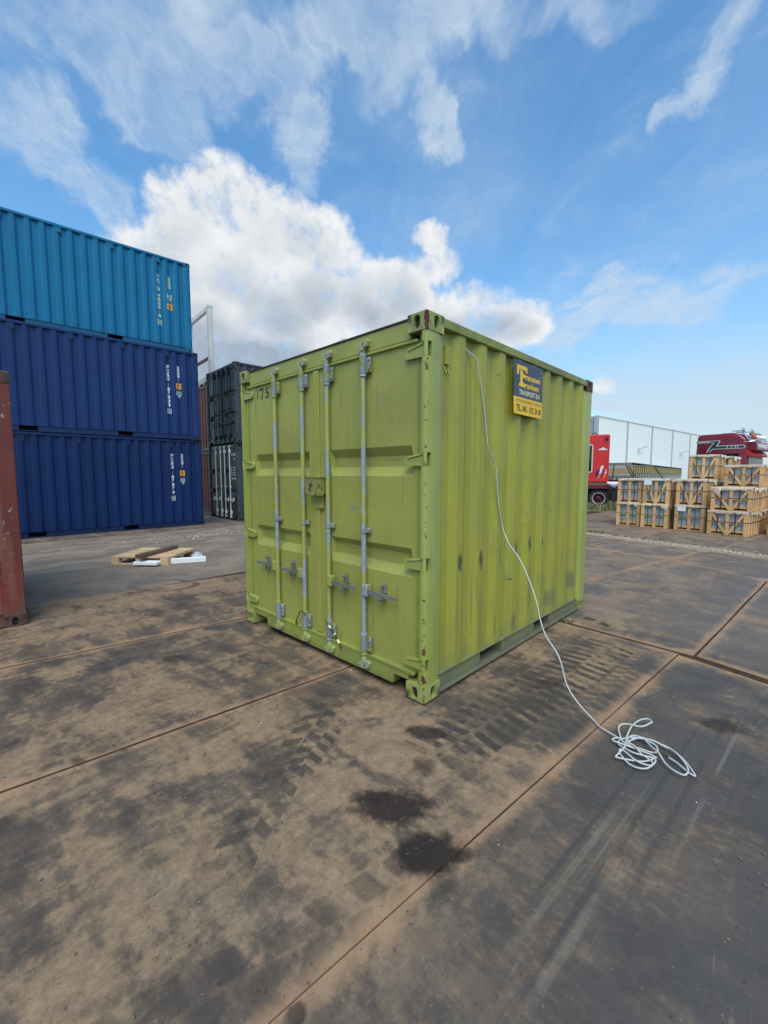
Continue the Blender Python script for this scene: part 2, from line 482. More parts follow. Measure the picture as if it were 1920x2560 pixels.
def rod_material():
    m, s, b = mat('chipped_rod_paint')
    oc = s.node('ShaderNodeTexCoord').outputs['Object']
    px, py, pz = s.xyz(oc)
    f = s.noise(s.scale(oc, (1, 1, .45)), 46.0, 7.0, .7)
    v = s.noise(s.scale(oc, (1, 1, .16)), 22.0, 6.0, .62)
    z = s.noise(s.vec(s.mul(px, 7.0), 0.0, s.mul(pz, 2.3)), 1.0, 2.0, .5)
    k = s.add(s.mul(v, .5), s.mul(f, .45), s.mul(s.sub(z, .5), 1.1), s.mul(px, .04))
    bare = s.ss(k, .49, .515)
    pc = s.mix(s.ss(v, .35, .65), (.335, .375, .075), (.285, .32, .07))
    gc = s.mix(s.ss(f, .3, .7), (.20, .24, .275), (.33, .375, .41))
    s.put(b.inputs['Base Color'], s.mix(bare, pc, gc))
    s.put(b.inputs['Roughness'], .45)
    bump(s, b, s.add(s.mul(f, .4), s.mul(bare, -.7)), .002, .5)
    return m
M['rod'] = rod_material()
M['galv'] = paint('galvanised_fitting', (0.24, 0.27, 0.29), (0.17, 0.195, 0.21), 0.45, 0.2, (0.12, 0.12, 0.1), 0, 1.15, (0.29, 0.33, 0.085))
M['cam'] = paint('cam_fitting', (0.33, 0.36, 0.12), (0.3, 0.33, 0.25), 0.5, 0.2, GD, 0, 0.8, (0.11, 0.07, 0.045))
M['handle'] = paint('bare_handle_steel', (0.19, 0.205, 0.20), (0.12, 0.12, 0.11), 0.5, 0.3, (0.06, 0.05, 0.04), 0, 1.0, (0.26, 0.28, 0.10))
M['lockbox'] = paint('rusty_lock_box', (0.27, 0.285, 0.075), (0.2, 0.2, 0.06), 0.6, 0.3, GD, 0, 0.95, RUST)
M['roof_edge'] = simple('rusty_roof_sheet', (0.05, 0.03, 0.02), 0.8, 0, 0.5)
M['hole'] = simple('inner_shade', (0.03, 0.028, 0.022), 0.9)  # shade of openings and inner faces, put into the colour
M['black_ink'] = simple('stencil_black', (0.035, 0.04, 0.03), 0.7)
M['white_ink'] = simple('marking_white', (0.72, 0.74, 0.72), 0.6, 0, 0.1)
M['pale_ink'] = simple('marking_pale_yellow', (0.70, 0.74, 0.45), 0.6, 0, 0.1)
M['orange_ink'] = simple('label_orange', (0.80, 0.36, 0.03), 0.5, 0, 0.08)
M['wire'] = simple('dark_wire', (0.03, 0.03, 0.02), 0.6)
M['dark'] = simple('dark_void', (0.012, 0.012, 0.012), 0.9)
M['rubber'] = simple('black_rubber', (0.016, 0.016, 0.017), 0.7, 0, 0.3)
M['teal'] = paint('teal_paint', (0.004, 0.155, 0.300), (0.004, 0.135, 0.265), 0.42, 0.12, (0.015, 0.08, 0.13), 0.28, 0.03, spec=.3)
M['teal_cast'] = paint('teal_casting_paint', (0.016, 0.13, 0.25), None, 0.5, 0.3, (0.05, 0.06, 0.07), 0, 0.25)
M['blue'] = paint('royal_blue_paint', (0.008, 0.033, 0.122), (0.007, 0.029, 0.108), 0.42, 0.10, (0.012, 0.025, 0.07), 0.2, 0.0, spec=.28)
M['navy'] = paint('navy_blue_paint', (0.004, 0.022, 0.090), (0.003, 0.019, 0.078), 0.42, 0.10, (0.010, 0.02, 0.055), 0.2, 0.0, seed=3.0, spec=.28)
M['grey_box'] = paint('slate_grey_paint', (0.048, 0.058, 0.068), (0.041, 0.050, 0.059), 0.45, 0.1, (0.03, 0.03, 0.03), 0.2, 0.0, spec=.35)
M['black_door'] = paint('charcoal_door_paint', (0.010, 0.0125, 0.014), (0.008, 0.009, 0.011), 0.42, 0.1, (0.015, 0.015, 0.015), 0.2, 0.0, spec=.35)
M['maroon_box'] = paint('maroon_box_paint', (0.175, 0.030, 0.020), (0.135, 0.026, 0.020), 0.5, 0.3, (0.13, 0.075, 0.055), 0.4, 0.62, (0.42, 0.36, 0.33),
                        scuffs=[('y', 5.90, 1.1, .03, .8, .55, (.24, .10, .06)), ('y', 5.95, .6, .05, .55, .4, (.25, .12, .08))])
M['maroon_cast'] = paint('brown_casting_paint', (0.10, 0.055, 0.035), (0.08, 0.04, 0.03), 0.7, 0.3, (0.1, 0.08, 0.06), 0, 0.5, (0.30, 0.22, 0.18))
M['brown_box'] = paint('brick_brown_paint', (0.235, 0.068, 0.042), (0.19, 0.055, 0.036), 0.55, 0.25, (0.22, 0.15, 0.12), 0.3, 0.15, (0.4, 0.33, 0.3))
M['rack_white'] = paint('chalky_white_paint', (0.70, 0.69, 0.64), (0.58, 0.56, 0.51), 0.6, 0.3, (0.25, 0.2, 0.15), 0, 0.4, RUST)
M['rack_red'] = paint('oxide_red_paint', (0.13, 0.035, 0.035), None, 0.6, 0.2, (0.1, 0.06, 0.05))
M['rod_white'] = simple('white_lock_rod', (0.62, 0.64, 0.64), 0.45, 0, 0.1)

# ================================================================== containers
def oval(cx, cy, rx, ry, n=20):
    """stadium outline, taller than wide"""
    pts = []
    for k in range(n):
        a = 2 * PI * (k + .5) / n
        c, s_ = math.cos(a), math.sin(a)
        pts.append((cx + rx * c, cy + rx * s_ + (ry - rx) * (1 if s_ > 0 else -1)))
    return pts
def holed(mb, fn, u0, u1, v0, v1, hole, depth, dn, c=0.012):
    """plate with rounded corners (octagon) and an opening whose rim goes in by depth along dn"""
    n = len(hole); cu, cv = sum(h[0] for h in hole) / n, sum(h[1] for h in hole) / n
    outer = []
    for (hx, hy) in hole:
        ddx, ddy = hx - cu, hy - cv
        t = min((u1 - cu) / ddx if ddx > 1e-9 else ((u0 - cu) / ddx if ddx < -1e-9 else 9e9), (v1 - cv) / ddy if ddy > 1e-9 else ((v0 - cv) / ddy if ddy < -1e-9 else 9e9))
        outer.append([cu + ddx * t, cv + ddy * t])
    for cx_, cy_ in ((u0, v0), (u1, v0), (u1, v1), (u0, v1)):
        k = min(range(n), key=lambda i: (outer[i][0] - cx_) ** 2 + (outer[i][1] - cy_) ** 2)
        outer[k] = [cx_, cy_]
    V = [fn(*p) for p in outer] + [fn(*p) for p in hole] + [tuple(Vector(fn(*p)) + Vector(dn) * depth) for p in hole]
    F = []
    for i in range(n):
        j = (i + 1) % n
        F.append((i, j, n + j, n + i)); F.append((n + i, n + j, 2 * n + j, 2 * n + i))
    mb.faces(V, F)
_cast = {}
def casting_mesh(m):
    """corner casting whose outer corner is the origin; faces point to -x, -y and -z, body goes to +x +y +z"""
    if m.name in _cast: return _cast[m.name]
    mb = MB(); W_, D_, H_ = 0.162, 0.178, 0.118; r = 0.011
    th = 0.026
    holed(mb, lambda u, v: (u, 0, v), r, W_, r, H_ - .004, oval(0.084, 0.060, 0.0265, 0.042), th, (0, 1, 0))
    holed(mb, lambda u, v: (0, u, v), r, D_, r, H_ - .004, oval(0.100, 0.060, 0.0265, 0.042), th, (1, 0, 0))
    holed(mb, lambda u, v: (u, v, 0), r, W_, r, D_, oval(0.084, 0.092, 0.03, 0.05), th, (0, 0, 1))
    # rounded outer edges
    def edge(f0, f1, f2):
        mb.quad(*f0, ); 
    k = r * 0.29
    mb.faces([(0, r, r), (k, k, r), (r, 0, r), (0, r, H_ - .004), (k, k, H_ - .004), (r, 0, H_ - .004)], [(0, 1, 4, 3), (1, 2, 5, 4)])
    mb.faces([(r, 0, r), (r, k, k), (r, r, 0), (W_, 0, r), (W_, k, k), (W_, r, 0)], [(0, 1, 4, 3), (1, 2, 5, 4)])
    mb.faces([(0, r, r), (k, r, k), (r, r, 0), (0, D_, r), (k, D_, k), (r, D_, 0)], [(0, 1, 4, 3), (1, 2, 5, 4)])
    mb.faces([(0, r, r), (k, k, r), (r, 0, r), (r, k, k), (r, r, 0), (k, r, k)], [(0, 1, 2, 3, 4, 5)])
    # back, inner sides and the far face
    mb.quad((W_, 0, r), (W_, D_, r), (W_, D_, H_), (W_, 0, H_))
    mb.quad((0, D_, r), (0, D_, H_), (W_, D_, H_), (W_, D_, r))
    mb.quad((0, 0, H_), (W_, 0, H_), (W_, D_, H_), (0, D_, H_))
    mb.quad((0, r, H_ - .004), (r, 0, H_ - .004), (W_, 0, H_ - .004), (W_, 0, H_), (0, 0, H_), (0, D_, H_), (0, D_, H_ - .004))
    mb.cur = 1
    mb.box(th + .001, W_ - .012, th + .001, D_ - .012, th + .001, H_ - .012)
    me = mb.mesh('corner_casting', [m, M['hole']], 30)
    # the inner box is coloured dark to stand in for the shaded void inside
    _cast[m.name] = me
    return me
def mirrored(me, sx, sy, sz):
    key = (me.name, sx, sy, sz)
    if key not in _cast:
        c = me.copy(); bm = bmesh.new(); bm.from_mesh(c)
        for v in bm.verts: v.co = Vector((v.co.x * sx, v.co.y * sy, v.co.z * sz))
        if sx * sy * sz < 0: bmesh.ops.reverse_faces(bm, faces=bm.faces)
        bm.to_mesh(c); bm.free(); _cast[key] = c
    return _cast[key]

def corr_profile(y0, y1, first_edge, per=0.285, f_out=0.072, s_l=0.070, f_in=0.073, depth=0.036):
    """break points (y, inset) of a trapezoid corrugation; first_edge is where an outer flat ends"""
    s_r = per - f_out - s_l - f_in
    pts = []
    k = math.floor((y0 - first_edge) / per) - 1
    while first_edge + k * per < y1 + per:
        e = first_edge + k * per
        pts += [(e - f_out, 0.0), (e, 0.0), (e + s_r, depth), (e + s_r + f_in, depth)]
        k += 1
    out = [(y0, None)] + [p for p in pts if y0 < p[0] < y1] + [(y1, None)]
    def at(y):
        for a, b in zip(pts, pts[1:]):
            if a[0] <= y <= b[0]: return a[1] + (b[1] - a[1]) * (y - a[0]) / (b[0] - a[0])
        return 0
    return [(y, at(y) if d is None else d) for y, d in out], at

def container(name, loc, rz, L, H, mt, label, cat, group=None, W=2.438, door='full', edge=0.45, per=0.285, s_l=0.070, dep=.036, pockets=True, sides=(1, -1), rings=True):
    root = empty(name, loc, rz, label, cat, group)
    hw = W / 2
    # --- corner castings
    base = casting_mesh(mt['cast'])
    for sx in (1, -1):
        for fy in (0, 1):
            for fz in (0, 1):
                me = mirrored(base, -sx, -1 if fy else 1, -1 if fz else 1)
                link('corner_casting', me, root, (sx * hw, L * fy, H * fz))
    # --- corner posts
    zs = [(2.31, 2.402), (1.612, 1.70), (0.912, 1.002), (0.220, 0.305)]
    for sx in (1, -1):
        mb = MB()
        def pp(pts):
            return [(sx * (hw - a), b) for a, b in pts]
        full = pp([(.004, .020), (.010, .009), (.022, .004), (.044, .006), (.048, .050), (.10, .055), (.115, .20), (.045, .205), (.030, .205), (.006, .125)])
        cut = pp([(.004, .056), (.042, .056), (.048, .057), (.10, .058), (.115, .20), (.045, .205), (.030, .205), (.006, .125)])
        if door == 'blank':
            full = pp([(.004, .014), (.014, .004), (.14, .006), (.14, .05), (.115, .20), (.045, .205), (.030, .205), (.006, .15)])
            mb.prism(full, 2, .118, H - .118)
        else:
            z = .118
            for a, b in sorted(zs):
                mb.prism(full, 2, z, a); mb.prism(cut, 2, a, b); z = b
            mb.prism(full, 2, z, H - .118)
        mb.build('corner_post', mt['post'], root, 40)
        mb = MB()
        mb.prism([(sx * (hw - a), L - b) for a, b in [(.006, .016), (.016, .006), (.15, .008), (.15, .15), (.05, .195), (.006, .16)]], 2, .118, H - .118)
        mb.build('corner_post', mt['post'], root, 40)
    # --- corrugated sides
    prof, at = corr_profile(.195, L - .185, edge, per=per, s_l=s_l, depth=dep, f_in=per - .072 - 2 * s_l)
    ringpos = [.855 + 1.125 * k for k in range(5)]
    for sx in (1, -1):
        mb = MB()
        z0, z1 = .150, H - .068
        for (ya, da), (yb, db) in zip(prof, prof[1:]):
            xa, xb = sx * (hw - .014 - da), sx * (hw - .014 - db)
            mb.quad((xa, ya, z0), (xb, yb, z0), (xb, yb, z1), (xa, ya, z1))
            xi = sx * (hw - .075)
            mb.quad((xa, ya, z0), (xb, yb, z0), (xi, yb, z0), (xi, ya, z0))
        mb.build('side_panel', mt['side'], root, None)
        MB().box(*sorted((sx * (hw - .003), sx * (hw - .065))), .178, L - .178, H - .074, H - .010, .006).build('top_side_rail', mt['rail'], root, None)
        # bottom rail: web with fork openings, foot flange running below them
        mb = MB()
        if pockets:
            mid = L / 2
            pk = [(mid - .745, mid - .40), (mid + .23, mid + .575)] if L < 4 else [(mid - 1.21, mid - .85), (mid + .85, mid + 1.21)]
        else: pk = []
        y = .17
        wx = sx * (hw - .030)
        for a, b in pk + [(L - .17, None)]:
            mb.box(*sorted((wx, wx - sx * .012)), y, a, .030, .148)
            if b:
                for q in (a, b):
                    mb.box(*sorted((wx - sx * .013, wx - sx * .40)), q - .004, q + .004, .030, .147)
                mb.box(*sorted((wx - sx * .013, wx - sx * .6)), a, b, .030, .036)
                mb.box(*sorted((wx - sx * .40, wx - sx * .41)), a, b, .037, .147)
                y = b
        mb.box(*sorted((sx * (hw - .006), wx - sx * .02)), .17, L - .17, .018, .030)
        mb.box(*sorted((sx * (hw - .012), wx - sx * .03)), .19, L - .19, .1485, .1495)
        mb.build('bottom_side_rail', mt['low'], root, None)
        if rings:
            rp = ringpos if L > 4 else [0.262]
            for q in rp:
                mb = MB()
                xx = hw - .014 - at(q)
                if L > 4:
                    xx = hw - .014
                    mb.box(*sorted((sx * (xx - .04), sx * (xx + .007))), q - .045, q + .045, H - .225, H - .085, .003)
                    mb.cur = 1; mb.box(*sorted((sx * (xx - .03), sx * (xx + .009))), q - .034, q + .034, H - .224, H - .192); mb.cur = 0  # dark block in place of a shaded slot
                    mb.build('lashing_ring', [mt['side'], M['hole']], root, None); continue
                mb.prism([(q - .022, 2.30), (q + .024, 2.30), (q + .024, H - .17), (q - .022, H - .17)], 0, sx * (xx - .002), sx * (xx + .022))
                mb.tube([(sx * (xx + .004), q - .016, 2.29), (sx * (xx + .022), q - .016, 2.24), (sx * (xx + .022), q + .016, 2.24), (sx * (xx + .004), q + .016, 2.29)], .006, 6)
                mb.build('lashing_ring', mt['side'], root, None)
    # --- roof, floor, far end
    mb = MB()
    rp2, _ = corr_profile(.05, L - .05, .3, per=.285)
    for (ya, da), (yb, db) in zip(rp2, rp2[1:]):
        za, zb = H - .012 - da * .5, H - .012 - db * .5
        mb.quad((-hw + .066, ya, za), (hw - .066, ya, za), (hw - .066, yb, zb), (-hw + .066, yb, zb))
    mb.box(-hw + .165, hw - .165, .022, .050, H - .024, H - .014)
    mb.build('roof_panel', mt.get('roof', mt['side']), root)
    MB().box(-hw + .1, hw - .1, .08, L - .08, .152, .17).build('floor_panel', M['hole'], root)
    mb = MB()
    ep, _ = corr_profile(-hw + .15, hw - .15, 0.0, per=.25, f_out=.10, s_l=.035, f_in=.08)
    for (xa, da), (xb, db) in zip(ep, ep[1:]):
        mb.quad((xa, L - .022 - da, .118), (xb, L - .022 - db, .118), (xb, L - .022 - db, H - .1), (xa, L - .022 - da, H - .1))
    mb.box(-hw + .163, hw - .163, L - .06, L - .012, H - .10, H - .012)
    mb.box(-hw + .163, hw - .163, L - .06, L - .012, .02, .117)
    mb.build('end_panel', mt['side'], root)
    # --- door end
    if door == 'blank':
        mb = MB()
        for (xa, da), (xb, db) in zip(ep, ep[1:]):
            mb.quad((xa, .022 + da, .118), (xb, .022 + db, .118), (xb, .022 + db, H - .1), (xa, .022 + da, H - .1))
        mb.box(-hw + .163, hw - .163, .012, .06, H - .10, H - .012)
        mb.box(-hw + .163, hw - .163, .012, .06, .02, .117)
        mb.build('end_panel', mt['side'], root)
        return root, at
    dk = H - 2.591
    mb = MB()
    mb.box(-hw + .163, hw - .163, .030, .10, 2.440 + dk, 2.566 + dk, .004)
    mb.box(-hw + .10, hw - .10, .026, .10, 2.416 + dk, 2.437 + dk, .004)
    mb.build('door_header', mt['rail2'], root)
    mb = MB()
    x = [-hw + .163, -hw + .253, -hw + .408, -hw + .42, hw - .318, hw - .306, hw - .150]
    mb.prism([(-hw + .163, .120), (-hw + .250, .118), (-hw + .402, .118), (-hw + .408, .045), (hw - .308, .045), (hw - .302, .118), (hw - .163, .120), (hw - .163, .158), (-hw + .163, .158)], 1, .022, .10)
    mb.box(-hw + .11, hw - .11, .018, .10, .160, .186, .004)
    mb.build('door_sill', mt['sill'], root)
    r0, r1 = .035, .075
    for sx in (-1, 1):
        # door skin with two pressed recesses; x runs from the hinge side to the middle
        xs_ = [hw - .054, hw - .148, hw - .148 - .016, .188 + .016, .188, .030] if sx > 0 else [hw - .112, hw - .214, hw - .214 - .022, .101 + .016, .101, .012]
        zr = [.186, .328, .845, .915, 1.002, 1.050, 1.545, 1.615, 1.690, 1.755, 2.284, 2.416 + dk]
        dpt = {2: 0, 3: 1, 4: 1, 5: 0, 6: 0, 7: 1, 8: 1, 9: 0}
        mb = MB(); nx = len(xs_)
        V = []
        for zi, z in enumerate(zr):
            for xi, xx in enumerate(xs_):
                d = .045
                if 1 <= zi <= 10 and 1 <= xi <= 4: d += .003
                if dpt.get(zi) and xi in (2, 3): d += .042
                V.append((sx * xx, d, z))
        Fc = [(a * nx + b, a * nx + b + 1, (a + 1) * nx + b + 1, (a + 1) * nx + b) for a in range(len(zr) - 1) for b in range(nx - 1)]
        mb.faces(V, Fc)
        # frame back
        mb.box(*sorted((sx * xs_[0], sx * xs_[-1])), .095, .10, .186, 2.416 + dk)
        d_o = mb.build('door', mt['door'], root)
        mb = MB()
        mb.box(*sorted((sx * (hw - .096), sx * (hw - .110))), .036 if sx < 0 else .041, .0449, .19, 2.412 + dk)
        mb.build('gasket', mt['gasket'], d_o)
        for a, b in zs:
            mb = MB()
            mb.prism([(sx * (hw - .034), a + .002), (sx * (hw - .034), b - .002), (sx * (hw - .060), b - .004), (sx * (hw - .185), b - .022), (sx * (hw - .205), b - .04), (sx * (hw - .205), a + .018), (sx * (hw - .19), a + .004), (sx * (hw - .06), a + .002)], 1, .022, .044)
            mb.tube([(sx * (hw - .021), .017, a + .001), (sx * (hw - .021), .017, b - .001)], .0145, 10)
            mb.tube([(sx * (hw - .175), .020, b - .034), (sx * (hw - .05), .018, b - .012)], .005, 6)
            mb.build('hinge', mt['post'], d_o, 40)
    mb = MB()
    mb.box(-.012, .058, .030, .05, .19, 2.412 + dk, .004)
    mb.box(.018, .030, .022, .032, .20, 2.40 + dk, .002)
    mb.build('centre_strip', mt['door'], root)
    # --- locking rods
    yr = .012
    for i, xr in enumerate((-.583, -.151, .194, .618)):
        s_ = 1
        mb = MB()
        mb.tube([(xr, yr, .105), (xr, yr, 2.480 + dk)], .0185, 12)
        rod = mb.build('locking_rod', mt['rod'], root, 40)
        for (a, b) in ((2.285 + dk, 2.408 + dk), (.196, .325)):
            mb = MB()
            mb.tube([(xr, yr, a), (xr, yr, b)], .0275, 12)
            mb.box(xr + .012, xr + .062, yr + .006, yr + .033, a + .006, b - .006, .004)
            mb.box(xr + .052, xr + .074, yr - .004, yr + .012, a + .006, b - .012, .004)
            for q in (a + .03, b - .03):
                mb.lathe([(.0, -.010), (.008, -.010), (.010, -.004), (.010, .004)], (xr + .064, yr - .004, q), 1, 8)
            kb = mb.build('rod_bracket', mt['galv'], rod, 40)
            for q in (a - .010, b + .010):
                mb = MB(); mb.tube([(xr, yr, q - .008), (xr, yr, q + .008)], .027, 12)
                mb.build('collar', mt['rod'], rod, 40)
        mb = MB()
        mb.tube([(xr, yr, 1.122), (xr, yr, 1.158)], .0245, 12)
        mb.box(xr - .028, xr + .058, yr + .004, yr + .033, 1.122, 1.158, .003)
        mb.build('rod_clamp', mt['galv'], rod, 40)
        for (zc_, up) in ((2.490 + dk, 1), (.098, -1)):
            mb = MB()
            mb.tube([(xr, yr, zc_ - up * .06), (xr, yr, zc_ - up * .03), (xr, yr, zc_ - up * .005)], .02, 10, radii=[.021, .024, .018])
            mb.prism([(xr - .030, zc_ - .02), (xr - .022, zc_ + .022), (xr + .006, zc_ + .028), (xr + .014, zc_ - .006), (xr, zc_ - .03)], 1, yr - .022, yr + .014)
            mb.build('cam', mt['cam'], rod, None)
            mb = MB()
            mb.prism([(xr + .004, zc_ - .028), (xr + .058, zc_ - .014), (xr + .066, zc_ + .018), (xr + .05, zc_ + .036), (xr + .012, zc_ + .034), (xr + .010, zc_ + .012), (xr + .03, zc_ + .004)], 1, yr - .018, yr + .026)
            mb.tube([(xr - .035, yr + .012, zc_ - .01), (xr - .035, yr - .018, zc_ + .004)], .009, 8)
            mb.build('cam_keeper', mt['cam'], rod, None)
        # handle
        hd = -1 if i < 2 else 1
        mb = MB()
        mb.box(*sorted((xr + hd * .006, xr + hd * .062)), yr - .030, yr - .012, .645, .730, .004)
        mb.box(*sorted((xr + hd * .006, xr + hd * .062)), yr + .004, yr + .014, .645, .730, .004)
        mb.build('handle_hub', mt['rod'], rod, None)
        mb = MB()
        x0 = xr + hd * .045
        mb.prism([(x0, .667), (x0, .705), (x0 + hd * .11, .700), (x0 + hd * .14, .694), (x0 + hd * .305, .693), (x0 + hd * .305, .667), (x0 + hd * .13, .668), (x0 + hd * .10, .664)], 1, yr - .027, yr - .015)
        mb.build('handle', mt['handle'], rod, None)
        mb = MB()
        xc = xr + hd * .196
        mb.prism([(xc - .016, .690), (xc - .011, .745), (xc - .005, .766), (xc + .007, .766), (xc + .013, .745), (xc + .016, .690)], 1, yr + .006, yr + .034)
        mb.box(xc - .022, xc + .022, yr - .036, yr + .034, .654, .662, .002)
        mb.box(xc - .016, xc + .016, yr - .038, yr - .033, .655, .684, .002)
        mb.tube([(xc, yr - .005, .655), (xc + .014, yr - .012, .632), (xc, yr - .018, .612), (xc - .014, yr - .012, .632), (xc, yr - .005, .652)], .0055, 6)
        mb.lathe([(0, -.012), (.009, -.012), (.011, -.004), (.011, .02)], (xc + .002, yr - .006, .748), 1, 8)
        mb.build('handle_catch', mt['handle'], rod, None)
    return root, at

GREEN = dict(cast=M['green_cast'], post=M['green_post'], side=M['green_side'], rail=M['green_rail'], rail2=M['green_door'], low=M['green_low'], sill=M['green_sill'],
             door=M['green_door'], gasket=M['green_sill'], rod=M['rod'], galv=M['galv'], cam=M['cam'], handle=M['handle'], roof=M['roof_edge'])
def one(m, cast=None, door=None, rod=None):
    return dict(cast=cast or m, post=m, side=m, rail=m, rail2=door or m, low=m, sill=door or m, door=door or m, gasket=door or m, rod=rod or door or m, galv=rod or door or m, cam=rod or door or m, handle=rod or door or m)

# --- the lime green ten-foot box in the middle
green, g_at = container('shipping_container', (-1.219, 0, 0), 0.0, 2.991, 2.591, GREEN,
    'lime green ten foot container standing in the middle of the yard with chipped locking rods', 'shipping container', edge=0.452)
for ch in green.children:          # the far top casting on the right has lost its paint
    if ch.name.startswith('corner_casting') and ch.location.x > 0 and ch.location.y > 1 and ch.location.z > 1:
        ch.data = ch.data.copy(); ch.data.materials[0] = M['maroon_cast']; ch['label'] = 'rusty brown corner casting'
mb = MB()
fn = lambda u, v: (u - 1.219, .0455, v)
poly(mb, [(.272, 2.292), (.288, 2.292), (.290, 2.386), (.275, 2.388)], fn)
poly(mb, [(.318, 2.388), (.398, 2.388), (.398, 2.380), (.362, 2.290), (.340, 2.290), (.382, 2.368), (.318, 2.368)], fn)
put_text(mb, '5', fn, .428, .492, 2.288, 2.388, .015)
mb.build('number_marking', M['black_ink'], green)
# lock box, with its slot, between the two middle rods
mb = MB()
a, b, c, d = -.052, .140, 1.396, 1.530
holed(mb, lambda u, v: (u, -.034, v), a, b, c, d, oval(.008, 1.446, .014, .044), .012, (0, 1, 0))
mb.quad((a, -.034, c), (a, .040, c), (a, .040, d), (a, -.034, d)); mb.quad((b, -.034, c), (b, .040, c), (b, .040, d), (b, -.034, d))
mb.quad((a, -.034, d), (b, -.034, d), (b, .04, d), (a, .04, d))
mb.box(a - .006, b + .006, -.040, .03, d + .001, d + .007); mb.box(a + .07, b + .01, -.042, .0, c - .012, c + .008)
mb.cur = 1; mb.box(a + .006, b - .006, -.012, .028, c + .002, d - .006)
mb.build('lock_box', [M['lockbox'], M['hole']], green)
mb = MB(); mb.box(.012, .110, .016, .044, 1.272, 1.392, .004); mb.build('lock_plate', M['green_door'], green)
# old seal wires hanging on the middle rods
mb = MB()
mb.tube(catmull([(-.128, -.012, .322), (-.118, -.018, .335), (-.15, -.022, .348), (-.185, -.018, .338), (-.22, -.006, .30), (-.262, .006, .258), (-.292, .012, .222), (-.302, .012, .196), (-.286, .012, .186), (-.280, .012, .206), (-.292, .012, .226)]), .0045, 6)
mb.build('seal_wire', M['wire'], green, 60)
mb = MB()
mb.tube(catmull([(.168, -.014, .36), (.196, -.022, .335), (.222, -.02, .315), (.25, -.006, .27), (.285, .010, .225), (.318, .012, .175), (.334, .008, .150), (.345, .008, .142), (.352, .010, .152)]), .0045, 6)
mb.cur = 1
mb.tube([(.222, -.021, .314), (.238, -.013, .290)], .009, 8); mb.tube([(.268, .002, .250), (.276, .006, .240)], .009, 8); mb.tube([(.300, .010, .204), (.318, .012, .176)], .010, 8)
mb.build('seal_wire', [M['wire'], M['pale_ink']], green, 60)

